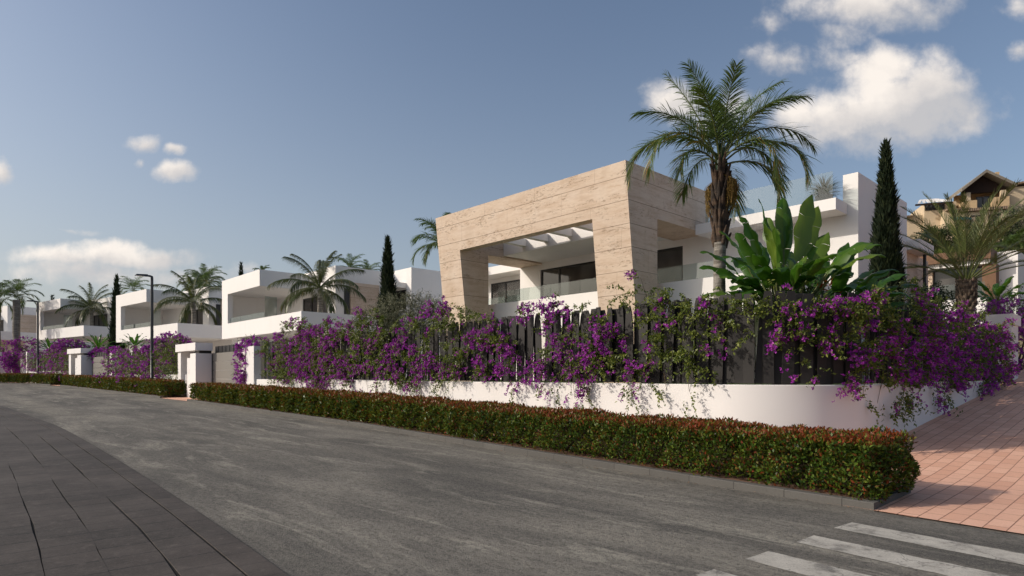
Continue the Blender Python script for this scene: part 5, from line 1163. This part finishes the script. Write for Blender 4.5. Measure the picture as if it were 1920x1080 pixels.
S1 = [lv(1.2, 1.50, 1.9, 1.45, .40, .35, .3, .55, 0, 0, .6), lv(.55, 1.36, 1.8, 1.45, .46, .3, .9, .75, .1, 0, .7), lv(2.6, 1.42, 1.7, 1.2, .36, .4, -.6, .5, -.1, 0, .6), lv(3.1, 1.25, 1.6, 1.1, .34, .6, -.4, .55, -.15, 0, .5), lv(2.9, 1.05, 1.3, 1.1, .36, .9, -.3, .45, -.2, 0, .4), lv(3.5, .9, .9, 1.0, .36, 1.2, -.3, .55, -.2, 0, .3), lv(3.3, .55, .6, 1.05, .34, .9, .2, .6, -.25, 0, .15),
      lv(-.2, 1.0, 1.4, 1.25, .42, 1.1, .3, .6, .1, 0, .7), lv(-.5, .95, 1.2, 1.2, .42, 1.3, .2, .8, .1, -.1, .5), lv(.2, .75, 1.0, 1.2, .42, 1.2, .3, .4, .2, 0, .4), lv(-1.2, 1.1, 1.0, 1.1, .40, 1.6, .1, .7, 0, -.15, .4), lv(-2.0, 1.0, .9, 1.0, .38, 1.7, -.1, .45, -.1, -.15, .3), lv(-2.6, .8, .8, 1.0, .36, 1.5, -.2, .5, -.2, -.1, .2), lv(1.6, 1.2, 1.5, 1.2, .4, .8, 0, .35, 0, .2, .6), lv(-.9, .45, .55, 1.0, .36, 1.0, .2, .5, .1, -.1, .1), lv(.0, .35, .5, 1.1, .36, .7, .2, .3, .2, 0, .1), lv(2.2, 1.0, 1.0, 1.1, .38, 1.0, -.1, .3, -.1, .15, .4)]
S1 = more([q[:2] + (1.0 if q[5] > 1.5 else 1.25,) + q[3:] for q in S1], 36, 5, .86, .86)
strelitzia('strelitzia', (x, y, 1.35), S1, 91, 'large bright green strelitzia with upright paddle leaves behind the tallest slats', stems=[(0, 0, -.2, .7, .11), (.2, .1, -.2, .6, .1), (-.15, .05, -.2, .5, .1)], cat='strelitzia', group='strelitzias')
x, y = on_ab(1543, b=14.1)
S2 = [lv(.5, 1.42, 1.3, 1.15, .34, .45, .4, .25, .1, 0, .5), lv(1.4, 1.38, 1.3, 1.1, .34, .5, .2, .2, 0, 0, .5), lv(2.5, 1.3, 1.2, 1.05, .34, .7, -.3, .25, -.1, 0, .5), lv(.1, 1.05, 1.2, 1.15, .36, .85, .3, .3, .1, 0, .5), lv(-.3, .8, 1.0, 1.1, .36, 1.1, .2, .2, .15, 0, .4), lv(.35, .6, .8, 1.15, .36, .8, .3, .25, .2, 0, .3), lv(3.0, .95, 1.0, 1.05, .36, 1.1, -.2, .3, -.15, 0, .4), lv(-.9, 1.0, 1.0, 1.05, .36, 1.4, .1, .3, 0, -.1, .4), lv(-1.7, 1.05, .9, 1.0, .36, 1.6, 0, .35, 0, -.15, .3), lv(-2.4, .8, .8, 1.0, .34, 1.5, -.1, .25, -.1, -.1, .3), lv(-.1, .3, .5, 1.25, .36, .8, .2, .3, .2, 0, .1), lv(-.45, .2, .5, 1.2, .36, .6, .2, .4, .2, -.1, .1), lv(3.3, .35, .5, 1.0, .34, .9, -.1, .25, -.2, 0, .1)]
S2 = more([q[:2] + (0.95 if q[5] > 1.1 else 1.15,) + q[3:] for q in S2], 30, 6, .92, .9)
strelitzia('strelitzia', (x, y, 1.35), S2, 92, 'darker strelitzia with orange flowers right of the bright one', flower=7, stems=[(0, 0, -.2, .6, .1), (.15, .1, -.2, .5, .09)], cat='strelitzia', group='strelitzias')
x, y = on_ab(1868, a=5.3)
S3 = [lv(i * 2.4, 1.35 - .075 * i, .45, .95, .28, .7 + .03 * i, .2 * math.sin(i), .35 + .3 * math.sin(i) ** 2, 0, 0, 3.1) for i in range(14)]
strelitzia('strelitzia', (x, y, 1.5), S3, 93, 'small banana like strelitzia on a trunk beside the date palm, near the gate pier', stems=[(0, 0, -.2, 3.15, .15)], cat='strelitzia', group='strelitzias')
def cycad(u, v, yy, ground, seed, lab, n=20, L=0.95):
    x, y, z = at_px(u, v, yy); r = np.random.default_rng(seed)
    S = [lv(i * 2.4 + seed, 1.4 - .055 * i, .25, L, .17, .55 + .03 * i, .2 * math.sin(i * 3), .2 + .25 * r.random(), 0, 0, 0) for i in range(n)]
    strelitzia('cycad', (x, y, z), S, seed, lab, stems=[(0, 0, ground - z, .05, .16)], cat='cycad', group='cycads behind the far fences')
cycad(253, 652, 45.5, 0.6, 95, 'cycad rosette with arching leaves behind the middle fence, lower right of the second villa')
cycad(184, 655, 53.0, 1.0, 96, 'dark cycad rosette above the second gate porch', 22, 1.3)
cycad(92, 657, 64.0, 1.0, 97, 'cycad rosette behind the farthest fence by the small lamp', 18, 1.25)

# ------------------------------------------------------------------ olive bushes and the shrubs up the hill
x, y, z = at_px(755, 600, 21.5)
bush('olive_bush', (x, y, 1.35), [(-.9, 0, 1.9, .75, .7, .65), (-.2, .1, 2.25, .85, .8, .65), (.55, 0, 2.3, .75, .7, .62), (1.1, .1, 1.9, .6, .6, .6), (.1, -.2, 1.4, 1.2, .8, .8), (-.5, .2, 2.55, .4, .4, .35), (.3, 0, 2.65, .4, .4, .35)], 24000, 0.075, 0.017, 'olive', 101, 'rounded grey green olive bush above the fence between the two villas', 'olive bush', 'olive bushes', 0.5, 0.06, 12, 0.36)
x, y, z = at_px(812, 560, 21.5)
bush('olive_bush', (x, y, 1.35), [(0, 0, 2.55, .32, .32, .38), (.15, .1, 2.2, .35, .35, .4), (-.1, 0, 1.9, .4, .4, .4)], 3000, 0.07, 0.016, 'olive', 102, 'small airy olive bush just left of the travertine leg', 'olive bush', 'olive bushes', 0.6, 0.04, 12, 0.34)
gs = 'shrubs on the hillside'
for i, (u, v, yy, r, lab, mat) in enumerate([
  (1745, 430, 56, 2.4, 'pale glittering shrub left of the pergola house below its roof', 'shrub'), (1720, 470, 50, 1.5, 'low green shrub between the blade wall and the neighbour house', 'shrub'),
  (1790, 440, 55, 2.0, 'dark shrub under the teal awning', 'shrub'), (1830, 450, 54, 2.2, 'dense dark shrub below the mansion balcony', 'shrub'), (1885, 430, 52, 2.6, 'tall dark tree right of the mansion stairs', 'shrub'),
  (1915, 400, 55, 2.4, 'shrub with bright leaves at the right edge below the chimneys', 'olive'), (1915, 470, 46, 2.0, 'dark shrub at the right edge above the gate pier', 'shrub'), (1870, 480, 50, 1.8, 'green shrub above the neighbour house terrace', 'shrub'),
  (1905, 350, 62, 1.2, 'yellowish creeper bush by the mansion roof', 'grassblade')]):
    r *= 0.72; x, y, z = at_px(u, v + 22, yy); rr = np.random.default_rng(300 + i)
    bl = [(rr.normal(0, r * .45), rr.normal(0, r * .4), r * .55 + rr.normal(0, r * .35), r * rr.uniform(.35, .6), r * rr.uniform(.35, .6), r * rr.uniform(.3, .5)) for _ in range(8)]
    gz = min(hillz(x, y), z - r * 0.6)
    bl = [(b[0], b[1], b[2] + (z - gz) - r * .5, b[3], b[4], b[5]) for b in bl]
    bush('shrub', (x, y, gz), bl, 5600, 0.17, 0.08, mat, 310 + i, lab, 'shrub', gs, 0.4, 0.10, 8, 0.55)
for i, (u, v, yy, r, n, lab) in enumerate([(1690, 575, 17.5, 0.8, 3600, 'dark leafy bush at the foot of the tall cypress'), (1760, 545, 24, 0.7, 2600, 'thin leafy bush in front of the neighbour house glazing'), (1480, 548, 13.2, .35, 1200, 'low bush with small leaves under the bright strelitzia'), (1600, 555, 14.5, .6, 2600, 'dark leafy bush under the orange flowered strelitzia'), (475, 640, 36, 1.0, 2500, 'dark bush in the shade under the balcony of the nearest white villa'), (1900, 560, 27, 1.2, 3000, 'dark bush behind the cap of the gate pier')]):
    x, y, z = at_px(u, v, yy); rr = np.random.default_rng(400 + i); h = z - 1.35
    bl = [(rr.normal(0, r * .6), rr.normal(0, r * .5), max(.3, h - r * .4 + rr.normal(0, r * .3)), r * .6, r * .6, r * .45) for _ in range(6)]
    bush('shrub', (x, y, 1.35), bl, n, 0.085, 0.045, 'shrub', 410 + i, lab, 'shrub', 'shrubs inside the gardens', 0.4, 0.05, 8, 0.35)

# fallen leaves along the foot of the hedge
nb = NB(); r = np.random.default_rng(77); n = 420
a_ = r.uniform(2.4, 30, n) ** 1.0; b_ = kf(a_) + np.where(r.random(n) < 0.6, r.uniform(0.14, 0.5, n), -np.abs(r.normal(0, 0.25, n)))
p = np.stack([a_ * A[0] + b_ * B[0], a_ * A[1] + b_ * B[1]], 1); z = g0(p[:, 0], p[:, 1]) + np.where(b_ > kf(a_), 0.108, 0.012)
rng = np.random.default_rng(78)
nb.leaves(np.concatenate([p, z[:, None]], 1), np.concatenate([r.normal(size=(n, 2)), np.zeros((n, 1))], 1), np.tile([0.1, 0.1, 1.0], (n, 1)), r.uniform(.03, .06, n), .022, r.random(n), -0.1, 0.2)
tag(nb.build('fallen_leaves', M['dryleaf']), 'dry brown leaves scattered along the kerb', kind='stuff')

# ------------------------------------------------------------------ sky with clouds, sun, camera
SUN_EL = R(29.0); SX, SY = -0.992, -0.12
w = bpy.data.worlds.new('World'); bpy.context.scene.world = w; w.use_nodes = True; nt = w.node_tree
bg = nt.nodes['Background']; SKYS = 0.13; bg.inputs[1].default_value = SKYS
sky = nt.nodes.new('ShaderNodeTexSky'); sky.sky_type = 'NISHITA'; sky.sun_disc = False; sky.sun_elevation = SUN_EL
sky.sun_rotation = math.atan2(SX, SY) % (2 * math.pi); sky.air_density = 1.0; sky.dust_density = 3.2; sky.ozone_density = 2.0; sky.altitude = 50
tc = nt.nodes.new('ShaderNodeTexCoord'); sp = nt.nodes.new('ShaderNodeSeparateXYZ'); nt.links.new(tc.outputs['Generated'], sp.inputs[0])
yy = mth(nt, 'MAXIMUM', sp.outputs[1], 0.05); du = mth(nt, 'DIVIDE', sp.outputs[0], yy); dv = mth(nt, 'DIVIDE', sp.outputs[2], yy)
cb = nt.nodes.new('ShaderNodeCombineXYZ'); nt.links.new(du, cb.inputs[0]); nt.links.new(dv, cb.inputs[1])
wob = noise(nt, cb.outputs[0], 9.0, 5, 0.6, 1); wv = nt.nodes.new('ShaderNodeVectorMath'); wv.operation = 'MULTIPLY_ADD'
nt.links.new(wob, wv.inputs[0]); wv.inputs[1].default_value = (0.07, 0.05, 0); nt.links.new(cb.outputs[0], wv.inputs[2])
s2 = nt.nodes.new('ShaderNodeSeparateXYZ'); nt.links.new(wv.outputs[0], s2.inputs[0])
CL = [(1690, 200, 150, 68, 1.0), (1600, 222, 120, 60, 1.0), (1745, 165, 90, 60, .9), (1650, 255, 90, 34, .7), (1500, 215, 70, 36, .75), (1660, 130, 80, 40, .95),
      (1640, 12, 140, 42, .85), (1720, 8, 70, 30, .6), (1570, 65, 60, 34, .55), (1470, 105, 66, 36, .55), (1590, 110, 90, 26, .55), (1450, 45, 44, 26, .4), (1530, 10, 60, 24, .4),
      (1265, 190, 50, 38, .95), (1310, 225, 56, 30, .6), (1400, 205, 70, 40, .5), (1915, 10, 40, 30, .6), (1912, 85, 34, 24, .7),
      (265, 266, 32, 16, .75), (326, 274, 22, 10, .7), (326, 316, 40, 18, .9), (258, 300, 11, 11, .55), (-2, 328, 26, 24, .85),
      (120, 487, 95, 24, .8), (220, 478, 100, 22, .9), (300, 485, 70, 24, .85), (180, 512, 160, 26, .75), (120, 438, 60, 6, .35), (350, 520, 120, 24, .6), (455, 505, 40, 16, .5)]
dens = None; lit = None
for u, v, ru, rv, st_ in CL:
    ex_ = mth(nt, 'MULTIPLY', mth(nt, 'SUBTRACT', s2.outputs[0], (u - 960) / F + 0.035), F / (ru * 1.6)); ey_ = mth(nt, 'MULTIPLY', mth(nt, 'SUBTRACT', s2.outputs[1], (HZ - v) / F + 0.025), F / (rv * 1.65))
    d = mth(nt, 'SQRT', mth(nt, 'ADD', mth(nt, 'MULTIPLY', ex_, ex_), mth(nt, 'MULTIPLY', ey_, ey_)))
    m_ = mth(nt, 'MULTIPLY', mth(nt, 'SUBTRACT', 1.0, d, clamp=True), st_)
    dens = m_ if dens is None else mth(nt, 'MAXIMUM', dens, m_)
    g_ = mth(nt, 'MULTIPLY', m_, mth(nt, 'SUBTRACT', ey_, mth(nt, 'MULTIPLY', ex_, 0.6)))
    lit = g_ if lit is None else mth(nt, 'ADD', lit, g_)
fb_ = noise(nt, cb.outputs[0], 16.0, 7, 0.58); fb2 = noise(nt, cb.outputs[0], 5.0, 4, 0.5)
dn = mth(nt, 'ADD', dens, mth(nt, 'MULTIPLY', mth(nt, 'SUBTRACT', fb_, 0.5), 1.0)); dn = mth(nt, 'ADD', dn, mth(nt, 'MULTIPLY', mth(nt, 'SUBTRACT', fb2, 0.5), 0.35))
dn = mth(nt, 'MULTIPLY', dn, mth(nt, 'GREATER_THAN', dens, 0.001))
mask = nt.nodes.new('ShaderNodeMapRange'); mask.interpolation_type = 'SMOOTHSTEP'; nt.links.new(dn, mask.inputs[0]); mask.inputs[1].default_value = 0.14; mask.inputs[2].default_value = 0.74; mask.inputs[4].default_value = 0.92
edge = mth(nt, 'MULTIPLY', mask.outputs[0], ramp(nt, dens, [(0.0, 0.0), (0.16, 1.0)]))
lf = mth(nt, 'ADD', mth(nt, 'MULTIPLY', lit, 1.1), mth(nt, 'ADD', mth(nt, 'MULTIPLY', fb_, 0.9), 0.05), clamp=True)
ccol = ramp(nt, lf, [(0.15, (4.6, 4.5, 4.55)), (0.5, (6.1, 5.7, 5.4)), (0.9, (8.2, 7.5, 6.8))])
hs = nt.nodes.new('ShaderNodeHueSaturation'); hs.inputs['Saturation'].default_value = 0.95; nt.links.new(sky.outputs[0], hs.inputs['Color'])
low = mth(nt, 'POWER', mth(nt, 'SUBTRACT', 1.0, mth(nt, 'MULTIPLY', mth(nt, 'ABSOLUTE', sp.outputs[2]), 1.7), clamp=True), 1.7)   # thin haze low in the sky, thicker towards the sun
lfac = mth(nt, 'MULTIPLY', low, mth(nt, 'SUBTRACT', 0.42, mth(nt, 'MULTIPLY', sp.outputs[0], 0.38), clamp=True), clamp=True)
hz_sky = mix(nt, lfac, hs.outputs[0], (4.15, 4.3, 4.35))
fin = mix(nt, edge, hz_sky, ccol); nt.links.new(fin, bg.inputs[0])
sun = bpy.data.lights.new('sun', 'SUN'); sun.energy = 3.1; sun.angle = R(0.5); sun.color = (1.0, 0.91, 0.80)
so = bpy.data.objects.new('sun', sun); C.objects.link(so)
so.rotation_euler = (-Vector((SX * math.cos(SUN_EL), SY * math.cos(SUN_EL), math.sin(SUN_EL)))).to_track_quat('-Z', 'Y').to_euler()
cam = bpy.data.cameras.new('camera'); co = bpy.data.objects.new('camera', cam); C.objects.link(co)
co.location = (0, 0, EYE); co.rotation_euler = (R(90), 0, 0); cam.lens = 22.0; cam.sensor_width = 36; cam.shift_y = (HZ - 540) / 1920
cam.clip_start = 0.05; cam.clip_end = 3000
sc = bpy.context.scene; sc.camera = co
sc.view_settings.view_transform = 'Standard'; sc.view_settings.look = 'None'; sc.view_settings.exposure = -0.02; sc.view_settings.gamma = 1.0
sc.cycles.max_bounces = 8; sc.cycles.diffuse_bounces = 6; sc.cycles.glossy_bounces = 3; sc.cycles.transparent_max_bounces = 12
sc.cycles.use_denoising = True
